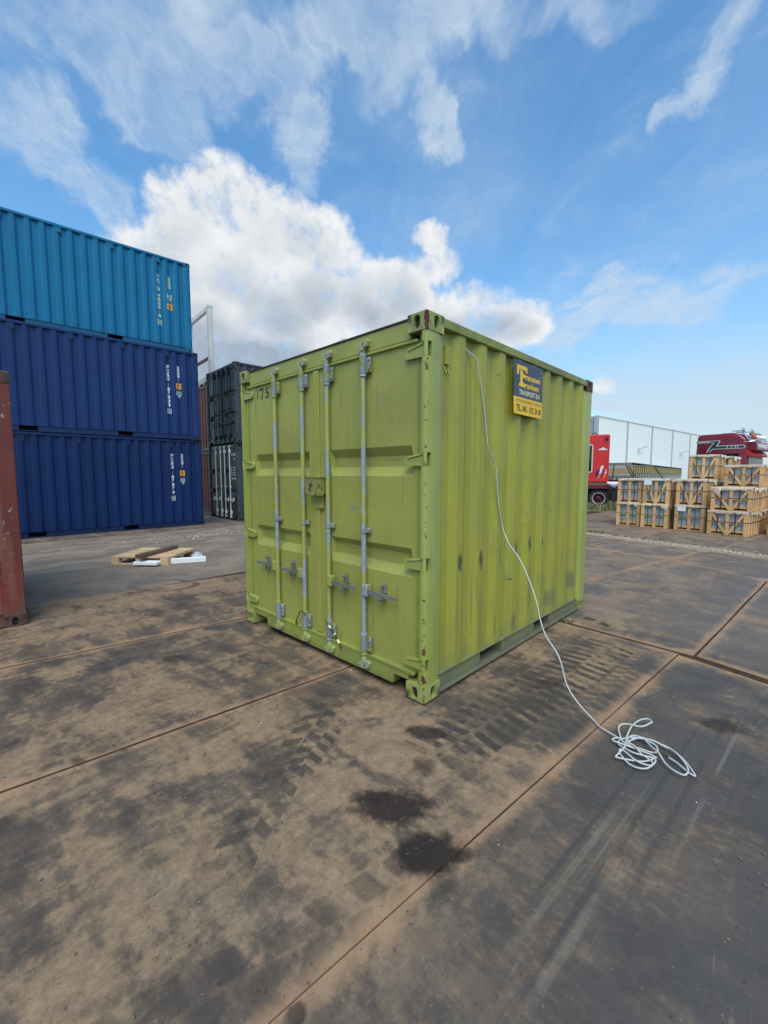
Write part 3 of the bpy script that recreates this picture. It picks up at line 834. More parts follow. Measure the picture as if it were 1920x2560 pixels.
# --- stacked twenty-foot boxes
S20 = dict(L=6.058, H=2.591, edge=0.42, per=0.278, s_l=0.058, dep=.045)
def side_marks(root, at, z0, code, check, ink, order, ycol, yrow, L=6.058, hw=1.219):
    """stacked lettering on the -x side of a box turned by half a turn; ycol is measured from the door end"""
    def fn(u, v):                               # u grows towards the door end as seen on that side
        y = u
        return (-(hw - .014 - at(y) + .002), y, v)
    def conform(mb, name, m):
        me = mb.mesh(name, m, None, False)
        bm = bmesh.new(); bm.from_mesh(me)
        prof, _ = corr_profile(0.1, 2.0, S20['edge'], per=S20['per'], s_l=S20['s_l'], depth=S20['dep'], f_in=S20['per'] - .072 - 2 * S20['s_l'])
        for y, _d in prof:
            bmesh.ops.bisect_plane(bm, geom=bm.verts[:] + bm.edges[:] + bm.faces[:], plane_co=(0, y, 0), plane_no=(0, 1, 0))
        for v in bm.verts: v.co.x = -(hw - .014 - at(v.co.y) + .003)
        bm.to_mesh(me); bm.free()
        return link(name, me, root)
    mb = MB(); z = z0; hgt, gap, wd = .098, .016, .082
    for ch in code:
        if ch == ' ': z -= .055; continue
        w_ = wd * (.16 if ch in '1I' else 1.0)
        V, Fc, asp = glyph(ch, .05)
        mb.faces([fn(ycol + w_ / 2 - w_ * x, z - hgt + hgt * y) for x, y in V], Fc)
        z -= hgt + gap
    z -= .045
    # boxed check digit
    o = .058
    for q in ([(ycol - o, z), (ycol + o, z), (ycol + o, z - .012), (ycol - o, z - .012)], [(ycol - o, z - .128), (ycol + o, z - .128), (ycol + o, z - .14), (ycol - o, z - .14)],
              [(ycol - o, z - .012), (ycol - o + .012, z - .012), (ycol - o + .012, z - .128), (ycol - o, z - .128)], [(ycol + o - .012, z - .012), (ycol + o, z - .012), (ycol + o, z - .128), (ycol + o - .012, z - .128)]):
        poly(mb, q, fn)
    V, Fc, _ = glyph(check, .03)
    mb.faces([fn(ycol + .03 - .06 * x, z - .113 + .086 * y) for x, y in V], Fc)
    conform(mb, 'code_marking', ink)
    mb = MB(); z = z0 + .01
    for ch in '22G1':
        w_ = wd * (.16 if ch == '1' else 1.0)
        V, Fc, _ = glyph(ch, .05)
        mb.faces([fn(yrow + w_ / 2 - w_ * x, z - hgt + hgt * y) for x, y in V], Fc)
        z -= hgt + .012
    conform(mb, 'code_marking', ink)
    z -= .05
    for kind in order:
        if kind == 'o':
            mb = MB()
            poly(mb, [(yrow - .075, z - .01), (yrow - .065, z), (yrow + .065, z), (yrow + .075, z - .01), (yrow + .075, z - .16), (yrow + .065, z - .17), (yrow - .065, z - .17), (yrow - .075, z - .16)], fn)
            pl = conform(mb, 'orange_label', M['orange_ink'])
            mb = MB()
            V, Fc, _ = glyph('2.6m', .03); mb.faces([fn(yrow + .05 - .1 * x, z - .075 + .045 * y) for x, y in V], Fc)
            V, Fc, _ = glyph("8'6\"", .03); mb.faces([fn(yrow + .05 - .1 * x, z - .145 + .045 * y) for x, y in V], Fc)
            t = conform(mb, 'label_print', M['black_ink']); t.parent = pl
            for v in t.data.vertices: v.co.x -= .002
            z -= .235
        else:
            mb = MB()
            for q in ([(-.07, 0), (.07, 0), (.07, -.012), (-.07, -.012)], [(-.07, -.012), (-.058, -.012), (-.058, -.10), (-.07, -.10)], [(.058, -.012), (.07, -.012), (.07, -.10), (.058, -.10)], [(-.07, -.10), (.07, -.10), (.07, -.112), (-.07, -.112)]):
                poly(mb, [(yrow - a_, z + b_) for a_, b_ in q], fn)
            V, Fc, _ = glyph('IC', .03); mb.faces([fn(yrow + .04 - .08 * x, z - .09 + .065 * y) for x, y in V], Fc)
            V, Fc, _ = glyph('70', .03); mb.faces([fn(yrow + .03 - .07 * x, z - .185 + .065 * y) for x, y in V], Fc)
            conform(mb, 'code_marking', ink)
            z -= .25
def place_blue(name, corner, yaw, z, mt, label):
    """corner: where the +x face meets the +y end; the door end looks to +y"""
    a = math.radians(yaw)
    rz = PI - a
    # local corner of the visible side at the door end is (-hw, 0)
    R_ = Matrix.Rotation(rz, 2)
    off = R_ @ Vector((-1.219, 0))
    return container(name, (corner[0] - off.x, corner[1] - off.y, z), rz, mt=mt, label=label, cat='shipping container', group='containers in the blue stack', **S20)
GZ = -0.010
BL, bl_at = place_blue('shipping_container', (-11.529, 3.431), 1.5, GZ, one(M['navy']), 'navy blue container at the bottom of the stack beside the pallet')
side_marks(BL, bl_at, 2.165, 'FCBU 187870', '0', M['white_ink'], 'oi', .855, .575)
BM, bm_at = place_blue('shipping_container', (-11.484, 3.406), 3.0, 2.591 + GZ, one(M['blue']), 'royal blue container in the middle of the stack under the teal one')
side_marks(BM, bm_at, 2.115, 'FCBU 187833', '5', M['white_ink'], 'oi', .85, .57)
BT, bt_at = place_blue('shipping_container', (-11.640, 3.330), 4.5, 5.182 + GZ, one(M['teal'], M['teal_cast']), 'teal container on top of the blue stack with pale yellow lettering')
side_marks(BT, bt_at, 2.045, 'TCIU 480918', '9', M['pale_ink'], 'io', .87, .585)
# --- dark grey pair with their doors towards the yard
DK = one(M['grey_box'], None, M['black_door'])
DK2 = one(M['grey_box'], None, M['black_door'], M['rod_white'])
dl, _ = container('shipping_container', (-11.59 - 1.217, 4.60 + .068, GZ), math.radians(-3.2), mt=DK2, label='dark grey container with white locking rods and white door lettering, bottom of the dark stack', cat='shipping container', group='dark grey containers', **S20)
du, _ = container('shipping_container', (-11.50 - 1.217, 4.57 + .068, 2.591 + GZ), math.radians(-3.2), mt=DK, label='dark grey container with black ribbed doors, stacked on the one with white rods', cat='shipping container', group='dark grey containers', **S20)
mb = MB()
fn = lambda u, v: (u, .043, v)
def tl(s, x0, x1, z0, z1): put_text(mb, s, fn, x0, x1, z0, z1, .02)
tl('GVDU 200025', .66, 1.05, 2.19, 2.27); tl('22G1', .86, 1.0, 2.04, 2.11)
for k, (s1, s2) in enumerate((('MAX.GR', '30.480 KG'), ('TARE', '2.185 KG'), ('PAYLOAD', '28.295 KG'), ('CU.CAP', '33.2 CU.M'))):
    tl(s1, .62, .76, 1.76 - k * .08, 1.81 - k * .08); tl(s2, .82, 1.02, 1.76 - k * .08, 1.81 - k * .08)
mb.box(.70, .82, .042, .044, 1.40, 1.44); mb.box(.90, 1.02, .042, .044, 1.40, 1.44)
tag(mb.build('door_lettering', M['white_ink'], dl), kind='stuff')
# --- brick brown pair beside them, eight feet high, blank end forward
BR = one(M['brown_box'])
S8 = dict(L=6.058, edge=.42, per=.278, s_l=.058, dep=.045)
container('shipping_container', (-14.12 - 1.217, 4.84 + .07, GZ), math.radians(-3.2), H=2.438, mt=BR, door='blank', label='brick brown container on the ground between the blue and dark stacks', cat='shipping container', group='brick brown containers', **S8)
container('shipping_container', (-14.10 - 1.217, 4.83 + .07, 2.438 + GZ), math.radians(-3.2), H=2.438, mt=BR, door='blank', label='brick brown container carrying the white flat rack', cat='shipping container', group='brick brown containers', **S8)
# --- flat rack on top
fr = empty('flat_rack', (-13.78 - 1.215, 4.80 + .11, 4.876 + GZ), math.radians(-5), 'white open-ended flat rack frame standing on top of the brown containers', 'flat rack')
mb = MB(); mb.box(-1.2, 1.2, .02, 6.0, .10, .30, .01)
for k in range(5): mb.box(-1.1 + k * .5, -1.04 + k * .5, 0, .03, .03, .28)
mb.build('rack_base', M['rack_white'], fr)
for sx in (-1, 1):
    for y in (0.0, 5.9):
        mb = MB(); mb.box(*sorted((sx * 1.219, sx * 1.03)), y, y + .16, .02, 2.62, .01); mb.build('rack_post', M['rack_white'], fr)
        mb = MB(); mb.box(*sorted((sx * 1.225, sx * 1.02)), y - .006, y + .17, 2.621, 2.74, .012); mb.build('corner_casting', M['rack_white'], fr)
for y in (.02, 5.92):
    MB().box(-1.02, 1.02, y, y + .11, 2.56, 2.72, .008).build('rack_crossbar', M['rack_white'], fr)
    MB().box(-1.02, 1.02, y + .02, y + .09, .88, .98, .008).build('rack_crossbar', M['rack_red'], fr)
# --- maroon box whose corner comes in at the left
MR = one(M['maroon_box'], M['maroon_cast'])
container('shipping_container', (-3.983 - 1.219, -1.64 - 6.058, GZ), 0, H=2.591, mt=MR, label='weathered maroon container with scraped corner post at the left edge', cat='shipping container', L=6.058, edge=.42, per=.278, s_l=.068)

# ================================================================== ground
def ground_material():
    m, s, b = mat('dusty_steel_plates')
    geo = s.node('ShaderNodeNewGeometry')
    p = geo.outputs['Position']
    oi = s.node('ShaderNodeObjectInfo').outputs['Random']
    px, py, pz = s.xyz(p)
    big = s.noise(p, .55, 5.0, .6)
    mid = s.noise(p, 2.1, 8.0, .62, .6)
    mid2 = s.noise(s.vadd(p, (17, 5, 0)), 3.3, 8.0, .65, .4)
    fine = s.noise(p, 18.0, 8.0, .7)
    grit = s.noise(p, 120.0, 4.0, .7)
    along = s.noise(s.scale(p, (6.0, .55, 1)), 2.2, 7.0, .62, .3)
    across = s.noise(s.scale(s.vadd(p, (3, 9, 0)), (.9, 3.0, 1)), 1.7, 7.0, .62, .5)
    tan1, tan2 = (.300, .202, .118), (.205, .142, .088)
    grey1, grey2 = (.112, .086, .064), (.060, .051, .043)
    tan = s.mix(s.ss(fine, .3, .7), tan2, tan1)
    grey = s.mix(s.ss(mid2, .35, .65), grey2, grey1)
    right = s.ss(px, .55, 1.25)                     # the strip driven over most is scoured darker
    far = s.ss(py, 2.0, 3.0)
    left = s.ss(px, -5.0, -7.0)
    wgt = s.add(mid, s.mul(s.sub(big, .5), .75), s.mul(s.sub(along, .5), .35), s.mul(s.sub(across, .5), .70), s.mul(s.sub(fine, .5), .28), s.mul(s.sub(mid2, .5), .22),
                s.mul(right, -.13), s.mul(far, .02), s.mul(left, -.10), s.mul(s.sub(oi, .5), .05))
    dust = s.add(s.mul(s.ss(wgt, .29, .70), .78), s.mul(s.ss(s.add(wgt, s.mul(s.sub(fine, .5), .25)), .43, .55), .22))
    c = s.mix(dust, grey, tan)
    gm = s.noise(p, 64.0, 6.0, .75)
    dkp = s.noise(s.scale(s.vadd(p, (41, 3, 0)), (1.3, .8, 1)), 2.6, 8.0, .68, .8)
    c = s.mix(s.mul(s.ss(dkp, .50, .74), .55), c, (.070, .055, .042))
    mulr = s.node('ShaderNodeVectorMath', operation='SCALE'); s.put(mulr.inputs[0], c); s.put(mulr.inputs['Scale'], s.add(.36, s.mul(gm, .78), s.mul(grit, .50)))
    c = mulr.outputs[0]
    scour = s.mul(right, s.ss(py, 1.6, .2), s.ss(s.add(along, s.mul(s.sub(mid2, .5), .8)), .30, .60))
    c = s.mix(s.mul(right, .25), c, (.085, .076, .068))
    c = s.mix(s.mul(scour, .62), c, (.066, .062, .060))
    c = s.mix(s.mul(far, .30), c, (.22, .175, .135))
    c = s.mix(s.mul(left, .4), c, s.mix(s.ss(across, .4, .62), (.080, .076, .074), (.15, .135, .115)))
    # tyre tracks: blocks of tread that lifted the dust
    def track(ax, ay, bx, by, wd, per, slant, rows, amount, col, seed, duty=.55):
        nonlocal c
        L = math.hypot(bx - ax, by - ay); ux, uy = (bx - ax) / L, (by - ay) / L
        ex, ey = s.sub(px, ax), s.sub(py, ay)
        wob = s.mul(s.sub(s.noise(s.vadd(p, (seed, 0, 0)), 1.3, 2.0), .5), .10)
        sa = s.add(s.mul(ex, ux), s.mul(ey, uy))
        ta = s.add(s.mul(ex, -uy), s.mul(ey, ux), wob)
        t = s.div(ta, wd / 2)
        at_ = s.m('ABSOLUTE', t)
        ph = s.m('FRACT', s.add(s.div(sa, per), s.mul(at_, slant), s.mul(s.ss(t, -.02, .02), .5), s.mul(s.sub(s.noise(s.vadd(p, (seed, seed, 0)), 6.0, 3.0, .6), .5), .35)))
        blk = s.mul(s.ss(ph, 0.0, .09), s.ss(ph, duty + .08, duty - .02))
        if rows > 1:
            rf = s.m('FRACT', s.mul(s.add(t, 1.0), rows / 2))
            blk = s.mul(blk, s.ss(rf, .0, .10), s.ss(rf, 1.0, .86))
        env = s.mul(s.ss(at_, 1.0, .9), s.ss(sa, 0.0, .12), s.ss(sa, L, L - .12))
        brk = s.ss(s.add(s.noise(s.vadd(p, (0, seed, 0)), 2.3, 5.0, .6), s.mul(s.sub(fine, .5), 1.0)), .33, .53)
        k = s.mul(blk, env, brk, amount)
        c = s.mix(k, c, col)
    dk = (.052, .044, .037)
    track(.34, -.45, .60, 2.1, .46, .105, .35, 2, 1.0, (.056, .047, .040), 1.0)
    track(.70, -.3, .86, 1.9, .22, .10, .3, 1, .6, (.056, .047, .040), 7.0)
    track(.22, -1.55, -.55, -.35, .22, .135, .5, 2, .75, dk, 3.0)
    track(-.05, -1.02, -.40, -.35, .19, .095, .55, 2, .85, dk, 23.0)
    track(.46, -2.1, .80, -.75, .26, .17, .3, 2, .55, dk, 11.0, .62)
    track(1.18, -1.25, 1.36, 1.5, .34, .045, .15, 3, .28, (.058, .053, .050), 5.0, .62)
    track(1.52, -.9, 1.75, 1.9, .30, .045, .15, 3, .22, (.058, .053, .050), 15.0, .62)
    track(-1.3, 2.9, -.2, 7.0, .5, .10, .3, 2, .45, (.115, .10, .09), 19.0)
    track(.1, 2.4, .5, 6.5, .5, .10, .3, 2, .35, (.115, .10, .09), 29.0)
    track(-.1, -1.8, .55, -1.40, .12, .03, .8, 1, .45, (.16, .135, .11), 13.0, .5)
    track(-.6, -1.5, -.1, -1.25, .12, .03, .8, 1, .4, (.16, .135, .11), 33.0, .5)
    # straight scrape lines along the right-hand strip
    lx = s.sub(px, s.mul(py, .075))
    for (x0, w_, y0, y1, amt, colr) in ((1.215, .016, -1.0, .1, .30, (.25, .235, .165)), (1.262, .007, -.7, .5, .28, (.22, .21, .155)), (1.335, .02, -1.15, -.25, .26, (.25, .235, .165)),
                                        (1.172, .014, -.9, .9, .7, (.058, .053, .050)), (1.30, .016, -1.25, 1.3, .7, (.058, .053, .050)), (1.40, .02, -.5, 1.6, .6, (.058, .053, .050)),
                                        (1.47, .012, -.3, 1.6, .4, (.22, .19, .15)), (1.55, .03, 0, 1.9, .45, (.058, .053, .050))):
        d = s.m('ABSOLUTE', s.sub(lx, x0))
        k = s.mul(s.ss(s.add(d, s.mul(s.sub(fine, .5), w_)), w_, w_ * .5), s.ss(s.add(py, s.mul(s.sub(mid, .5), .8)), y0, y0 + .45), s.ss(s.add(py, s.mul(s.sub(mid2, .5), .8)), y1, y1 - .5), amt, s.ss(along, .38, .52))
        c = s.mix(k, c, colr)
    # scratches
    scv = s.noise(s.scale(p, (40, 2.5, 1)), 1.0, 3.0, .5, 1.0)
    c = s.mix(s.mul(s.ss(scv, .68, .72), .22, right), c, (.27, .245, .21))
    # old ring left by a tyre
    for (cx, cy, R_, wd) in ((-4.55, -.05, .36, .04),):
        d = s.m('ABSOLUTE', s.sub(s.ell(px, py, cx, cy, R_, R_ * .7, .9), 1.0))
        c = s.mix(s.mul(s.ss(d, wd * 5, wd * 2), .75, s.ss(s.add(mid, s.mul(s.sub(fine, .5), .7)), .42, .58)), c, (.05, .046, .043))
    # rust along the plate edges
    at_e = s.node('ShaderNodeAttribute'); at_e.attribute_name = 'edge'
    ed = at_e.outputs['Fac']
    rk = s.mul(s.ss(s.add(ed, s.mul(s.sub(mid, .5), 1.1), s.mul(s.sub(fine, .5), .5)), .42, .98), .72)
    c = s.mix(rk, c, s.mix(s.ss(fine, .35, .65), (.40, .225, .115), (.33, .22, .13)))
    lip = s.ss(ed, .90, .985)
    c = s.mix(s.mul(lip, .8), c, (.070, .042, .028))
    # oil and wet spots
    for (cx, cy, rx, ry, rot, amt) in ((.20, -.21, .155, .075, .6, .88), (.37, -.46, .075, .07, 0, .55), (.44, -.80, .19, .125, .75, .95), (.335, -.80, .09, .055, .8, .85), (.725, -.862, .165, .105, 1.0, .97),
                                       (.82, -.78, .07, .045, .8, .75), (.655, -.92, .05, .04, 0, .6), (-2.0, -.88, .15, .09, .7, .7), (1.48, 1.13, .15, .10, .8, .75), (.78, -1.56, .035, .035, 0, .7),
                                       (-1.0, -1.75, .05, .03, .4, .6), (-.95, -1.55, .03, .02, .4, .5), (-1.6, -.3, .06, .05, 0, .4), (.48, .95, .2, .07, 1.3, .55), (-6.0, -1.5, .9, .2, .9, .4), (-5.0, .3, .5, .25, .9, .3)):
        d = s.ell(px, py, cx, cy, rx, ry, rot)
        d = s.add(d, s.mul(s.sub(s.noise(p, 7.0, 6.0, .65), .5), 1.3), s.mul(s.sub(fine, .5), .8))
        k = s.mul(s.ss(d, 1.2, .55), amt)
        c = s.mix(k, c, s.mix(s.ss(grit, .3, .7), (.018, .013, .011), (.034, .025, .021)))
    fl = s.noise(s.vadd(p, (5, 5, 0)), 42.0, 3.0, .6)
    c = s.mix(s.mul(s.ss(fl, .655, .69), .6, s.ss(mid2, .42, .55)), c, (.040, .033, .028))
    rp = s.noise(s.vadd(p, (77, 13, 0)), 1.1, 6.0, .65, .5)
    c = s.mix(s.mul(s.ss(rp, .60, .74), .5), c, (.26, .150, .075))
    sp = s.noise(p, 55.0, 2.0, .5)
    c = s.mix(s.mul(s.ss(sp, .70, .76), .5), c, (.25, .21, .16))
    s.put(b.inputs['Base Color'], c)
    s.put(b.inputs['Roughness'], s.m('MULTIPLY_ADD', dust, .28, .58))
    b.inputs['Specular IOR Level'].default_value = .22
    bump(s, b, s.add(s.mul(mid, .8), s.mul(fine, .5), s.mul(grit, .22), s.mul(dust, .5)), .006, .55)
    return m
M['plate'] = ground_material()
def soil_material():
    m, s, b = mat('sandy_soil')
    p = s.node('ShaderNodeNewGeometry').outputs['Position']
    px, py, pz = s.xyz(p)
    n = s.noise(p, .8, 7.0, .6); f = s.noise(p, 14.0, 8.0, .7); g = s.noise(p, 90.0, 3.0, .7)
    ac = s.noise(s.scale(s.vadd(p, (3, 9, 0)), (1.6, .75, 1)), 1.6, 7.0, .62, .7)
    c = s.mix(s.ss(s.add(n, s.mul(s.sub(f, .5), .3)), .36, .66), (.13, .115, .10), (.27, .205, .145))
    left = s.ss(px, -4.9, -7.2)
    asph = s.mix(s.ss(s.add(ac, s.mul(s.sub(f, .5), .25)), .36, .66), (.155, .128, .100), (.285, .222, .160))
    c = s.mix(s.mul(left, .9), c, asph)
    chalk = s.mul(left, s.ss(s.noise(s.scale(p, (2.2, .8, 1)), 3.0, 8.0, .7, .4), .61, .70), .55)
    c = s.mix(chalk, c, (.27, .25, .22))
    # tyre ring
    for (cx, cy, R_, wd) in ((-4.75, -.10, .36, .05),):
        d = s.m('ABSOLUTE', s.sub(s.ell(px, py, cx, cy, R_, R_ * .75, .9), 1.0))
        c = s.mix(s.mul(s.ss(d, wd * 4, wd * 1.5), .8, s.ss(s.add(n, s.mul(s.sub(f, .5), .6)), .42, .58)), c, (.045, .042, .040))
    joint_shade = s.mul(s.ss(px, -4.70, -4.60), s.ss(py, 17.2, 17.0))
    c = s.mix(joint_shade, c, s.mix(s.ss(f, .35, .65), (.030, .020, .014), (.075, .045, .028)))  # joint dirt painted dark to stand in for the shade of deeper gaps
    sand = s.mul(s.ss(s.m('ABSOLUTE', s.add(s.mul(px, .28), py, -8.92, s.mul(s.sub(n, .5), .3))), .34, .22), s.ss(px, -6.0, -4.0))
    c = s.mix(sand, c, s.mix(s.ss(f, .3, .7), (.24, .19, .13), (.42, .36, .26)))
    grass = s.mul(s.ss(s.add(py, s.mul(s.sub(n, .5), 1.0)), 17.6, 18.4), s.ss(px, -14, -9))
    c = s.mix(s.mul(grass, .8), c, (.06, .075, .025))
    s.put(b.inputs['Base Color'], c)
    b.inputs['Roughness'].default_value = .9
    b.inputs['Specular IOR Level'].default_value = .2
    bump(s, b, s.add(f, s.mul(n, 2.0), s.mul(g, .4)), .015, .6)
    return m
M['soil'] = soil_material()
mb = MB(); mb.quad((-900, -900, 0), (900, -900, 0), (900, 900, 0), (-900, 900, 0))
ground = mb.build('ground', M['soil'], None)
ground.location = (0, 0, -.012)
tag(ground, kind='structure')
def plate(pts, warp=0.004, zoff=0.0, ring=.17, name='road_plate', nseg=10, seed=0):
    """steel plate with the given four corners (counter-clockwise), top at z = 0, softly warped; slightly ragged edges"""
    rnd = random.Random(seed)
    A, B, C_, D = [Vector((x, y, 0)) for x, y in pts]
    lu = (B - A).length; lv = (D - A).length
    us = [0, .005 / lu, ring / lu] + [ring / lu + (1 - 2 * ring / lu) * k / nseg for k in range(1, nseg)] + [1 - ring / lu, 1 - .005 / lu, 1]
    nv = int(max(4, lv / .6))
    vs = [0, .005 / lv, ring / lv] + [ring / lv + (1 - 2 * ring / lv) * k / nv for k in range(1, nv)] + [1 - ring / lv, 1 - .005 / lv, 1]
    f1, f2, f3 = rnd.uniform(0, 6), rnd.uniform(0, 6), rnd.uniform(.8, 1.4)
    V = []; E_ = []
    for j, v in enumerate(vs):
        for i, u in enumerate(us):
            p = (A * (1 - u) + B * u) * (1 - v) + (D * (1 - u) + C_ * u) * v
            z = zoff + warp * .5 * (math.sin(p.x * 1.1 * f3 + f1) + math.sin(p.y * .9 + f2)) - warp
            z = min(z, zoff)
            d = min(u * lu, (1 - u) * lu, v * lv, (1 - v) * lv)
            if d < 1e-6:
                z -= .007
                jx, jy = math.sin(p.y * 3.1 + f1) * .004 + rnd.uniform(-.0015, .0015), math.sin(p.x * 2.7 + f2) * .004 + rnd.uniform(-.0015, .0015)
                p = p + Vector((jx, jy, 0))
            V.append((p.x, p.y, z)); E_.append(1.0 if d < .002 else (.0 if d > ring * .9 else .88))
    n = len(us)
    F = [(j * n + i, j * n + i + 1, (j + 1) * n + i + 1, (j + 1) * n + i) for j in range(len(vs) - 1) for i in range(n - 1)]
    # rim going down
    rim = [i for i in range(n)] + [j * n + n - 1 for j in range(1, len(vs))] + [(len(vs) - 1) * n + i for i in range(n - 2, -1, -1)] + [j * n for j in range(len(vs) - 2, 0, -1)]
    b0 = len(V)
    for r in rim: V.append((V[r][0], V[r][1], -.035)); E_.append(1.0)
    F += [(rim[k], b0 + k, b0 + (k + 1) % len(rim), rim[(k + 1) % len(rim)]) for k in range(len(rim))]
    me = bpy.data.meshes.new('road_plate')
    me.from_pydata(V, [], F); me.materials.append(M['plate'])
    at = me.attributes.new('edge', 'FLOAT', 'POINT')
    at.data.foreach_set('value', E_)
    me.shade_smooth(); me.set_sharp_from_angle(angle=.5); me.update()
    return link(name, me, ground, (0, 0, .012))
g = .008
SE = 0
def strip(xa0, xa1, xb0, xb1, y0, y1, **k):
    """plate between x = xa0..xa1 at y0 and xb0..xb1 at y1"""
    global SE; SE += 1
    return plate([(xa0 + g, y0), (xa1 - g, y0), (xb1 - g, y1), (xb0 + g, y1)], seed=SE, **k)
Y4 = lambda x: 2.31 - .07 * x if x < 1.15 else 2.23 - .27 * (x - 1.15)
# near rows, long axis along y
def rawplate(pts, **k):
    global SE; SE += 1
    return plate(pts, seed=SE, **k)
rawplate([(-3.03, -3.6), (-1.167, -3.6), (-.612, 2.353), (-2.19, 2.45)], zoff=-.001)
rawplate([(-1.149, -3.6), (.5625, -3.6), (1.0625, 2.215), (-.594, 2.35)], zoff=-.002)
rawplate([(.566, -3.6), (2.6, -3.6), (3.05, 1.66), (1.066, 2.20)], zoff=-.002)
rawplate([(2.615, -3.6), (4.5, -3.6), (4.9, 1.2), (3.06, 1.66)])
rawplate([(-4.95, -3.6), (-3.056, -3.6), (-2.217, 2.45), (-4.35, 2.6)], zoff=-.002, warp=.003)
strip(-3.1, -1.2, -2.85, -.99, -9.6, -3.63); strip(-1.2, .65, -.99, .70, -9.6, -3.63); strip(.65, 2.5, .70, 2.74, -9.6, -3.63); strip(2.5, 4.4, 2.74, 4.6, -9.6, -3.63)
# middle rows, set a little askew
def quadp(a, b, c, d, **k):
    global SE; SE += 1
    A, B, C_, D = [Vector((*q, 0)) for q in (a, b, c, d)]
    ctr = (A + B + C_ + D) / 4
    def ins(p): 
        v = p - ctr; l = v.length
        return tuple((ctr + v * ((l - .007) / l))[:2])
    return plate([ins(q) for q in (A, B, C_, D)], seed=SE, **k)
P1, P2, P3, P4 = (-.74, 2.40), (1.17, 2.25), (1.47, 6.12), (.07, 7.02)
quadp(P1, P2, P3, P4, zoff=.006)
quadp((-2.6, 2.5), P1, P4, (-1.55, 7.36), zoff=.005)
quadp((1.18, 2.25), (3.1, 1.72), (3.6, 5.4), (1.48, 6.10), zoff=.005)
quadp((3.1, 1.75), (4.9, 1.4), (5.5, 4.8), (3.6, 5.4))
quadp((-1.53, 7.37), (.08, 7.04), (.42, 8.62), (-1.15, 9.08))
quadp((.08, 7.04), (1.49, 6.13), (1.85, 8.22), (.42, 8.62))
quadp((1.49, 6.11), (3.6, 5.4), (4.0, 7.5), (1.85, 8.2))
quadp((-3.4, 7.7), (-1.57, 7.38), (-1.17, 9.09), (-3.0, 9.6))
# crate yard rows beyond the kerb gap
def far_row(y0, y1, sl):
    xs_ = [-4.85, -2.95, -1.12, .66, 2.4, 4.2, 6.0]
    for k in range(len(xs_) - 1):
        f = lambda x, y: (x + .15 * (y - 9.5), y - sl * x)
        quadp(f(xs_[k], y0), f(xs_[k + 1], y0), f(xs_[k + 1], y1), f(xs_[k], y1), zoff=-.001)
far_row(9.32, 13.2, .28); far_row(13.23, 17.0, .28)
# low plate edges in front of the blue stack
for (a0, a1, b0, b1, y0, y1) in ((-11.15, -10.66, -11.06, -10.60, -3.2, 1.6), (-11.06, -10.60, -10.98, -10.72, 1.63, 7.0), (-13.4, -11.17, -13.2, -11.08, -3.2, 1.6), (-13.2, -11.08, -13.1, -11.0, 1.63, 7.0)):
    strip(a0, a1, b0, b1, y0, y1, zoff=0.0, warp=.003, nseg=3, ring=.05)

# two lifting slots with a tuft of weeds in the plate behind the box
def stones(name, n, region, smin, smax, m, seed, parent=None, lab=None):
    rnd = random.Random(seed); mb = MB()
    ico = [(0, 0, 1), (.894, 0, .447), (.276, .851, .447), (-.724, .526, .447), (-.724, -.526, .447), (.276, -.851, .447), (.724, .526, -.447), (-.276, .851, -.447), (-.894, 0, -.447), (-.276, -.851, -.447), (.724, -.526, -.447), (0, 0, -1)]
    fc = [(0, 1, 2), (0, 2, 3), (0, 3, 4), (0, 4, 5), (0, 5, 1), (1, 6, 2), (2, 7, 3), (3, 8, 4), (4, 9, 5), (5, 10, 1), (6, 7, 2), (7, 8, 3), (8, 9, 4), (9, 10, 5), (10, 6, 1), (6, 11, 7), (7, 11, 8), (8, 11, 9), (9, 11, 10), (10, 11, 6)]
    for _ in range(n):
        x, y = region(rnd); s_ = smin * (smax / smin) ** (rnd.random() ** 2.2)
        a = rnd.uniform(0, 6.28); sx, sy, sz = s_ * rnd.uniform(.8, 1.3), s_ * rnd.uniform(.6, 1.0), s_ * rnd.uniform(.35, .7)
        vs = []
        for q in ico:
            j = rnd.uniform(.8, 1.2)
            u, v = q[0] * sx * j, q[1] * sy * j
            vs.append((x + u * math.cos(a) - v * math.sin(a), y + u * math.sin(a) + v * math.cos(a), sz * .5 + q[2] * sz * j - .002))
        mb.faces(vs, fc)
    o = mb.build(name, m, parent, None, False)
    return tag(o, kind='stuff')
M['pebble'] = simple('pebbles', (.17, .135, .10), .9, 0, .6, 40)
M['sandstone'] = simple('pale_gravel', (.42, .355, .25), .9, 0, .4, 30)
M['crumb'] = simple('white_foam_crumbs', (.72, .70, .64), .9, 0, .15, 30)
stones('pebbles', 420, lambda r: (r.uniform(-3.6, 1.8), r.uniform(-2.2, 2.1)), .0022, .010, M['pebble'], 3)
stones('pebbles', 90, lambda r: (.25 + r.gauss(0, .45), -1.6 + r.gauss(0, .35)), .002, .007, M['pebble'], 5)
stones('gravel', 4200, lambda r: (lambda x: (x, 9.02 - .28 * x + r.gauss(0, .12)))(r.uniform(-4.8, 2.6)), .007, .026, M['sandstone'], 8)
stones('foam_crumbs', 110, lambda r: (-9.2 + r.gauss(0, .2), 2.3 + r.gauss(0, .8)), .006, .022, M['crumb'], 9)
stones('foam_crumbs', 26, lambda r: (r.uniform(-10, -5), r.uniform(-1, 3)), .005, .02, M['crumb'], 12)
stones('foam_crumbs', 16, lambda r: (r.uniform(-1.6, 1.6), r.uniform(-1.4, 1.6)), .003, .0055, M['crumb'], 14)

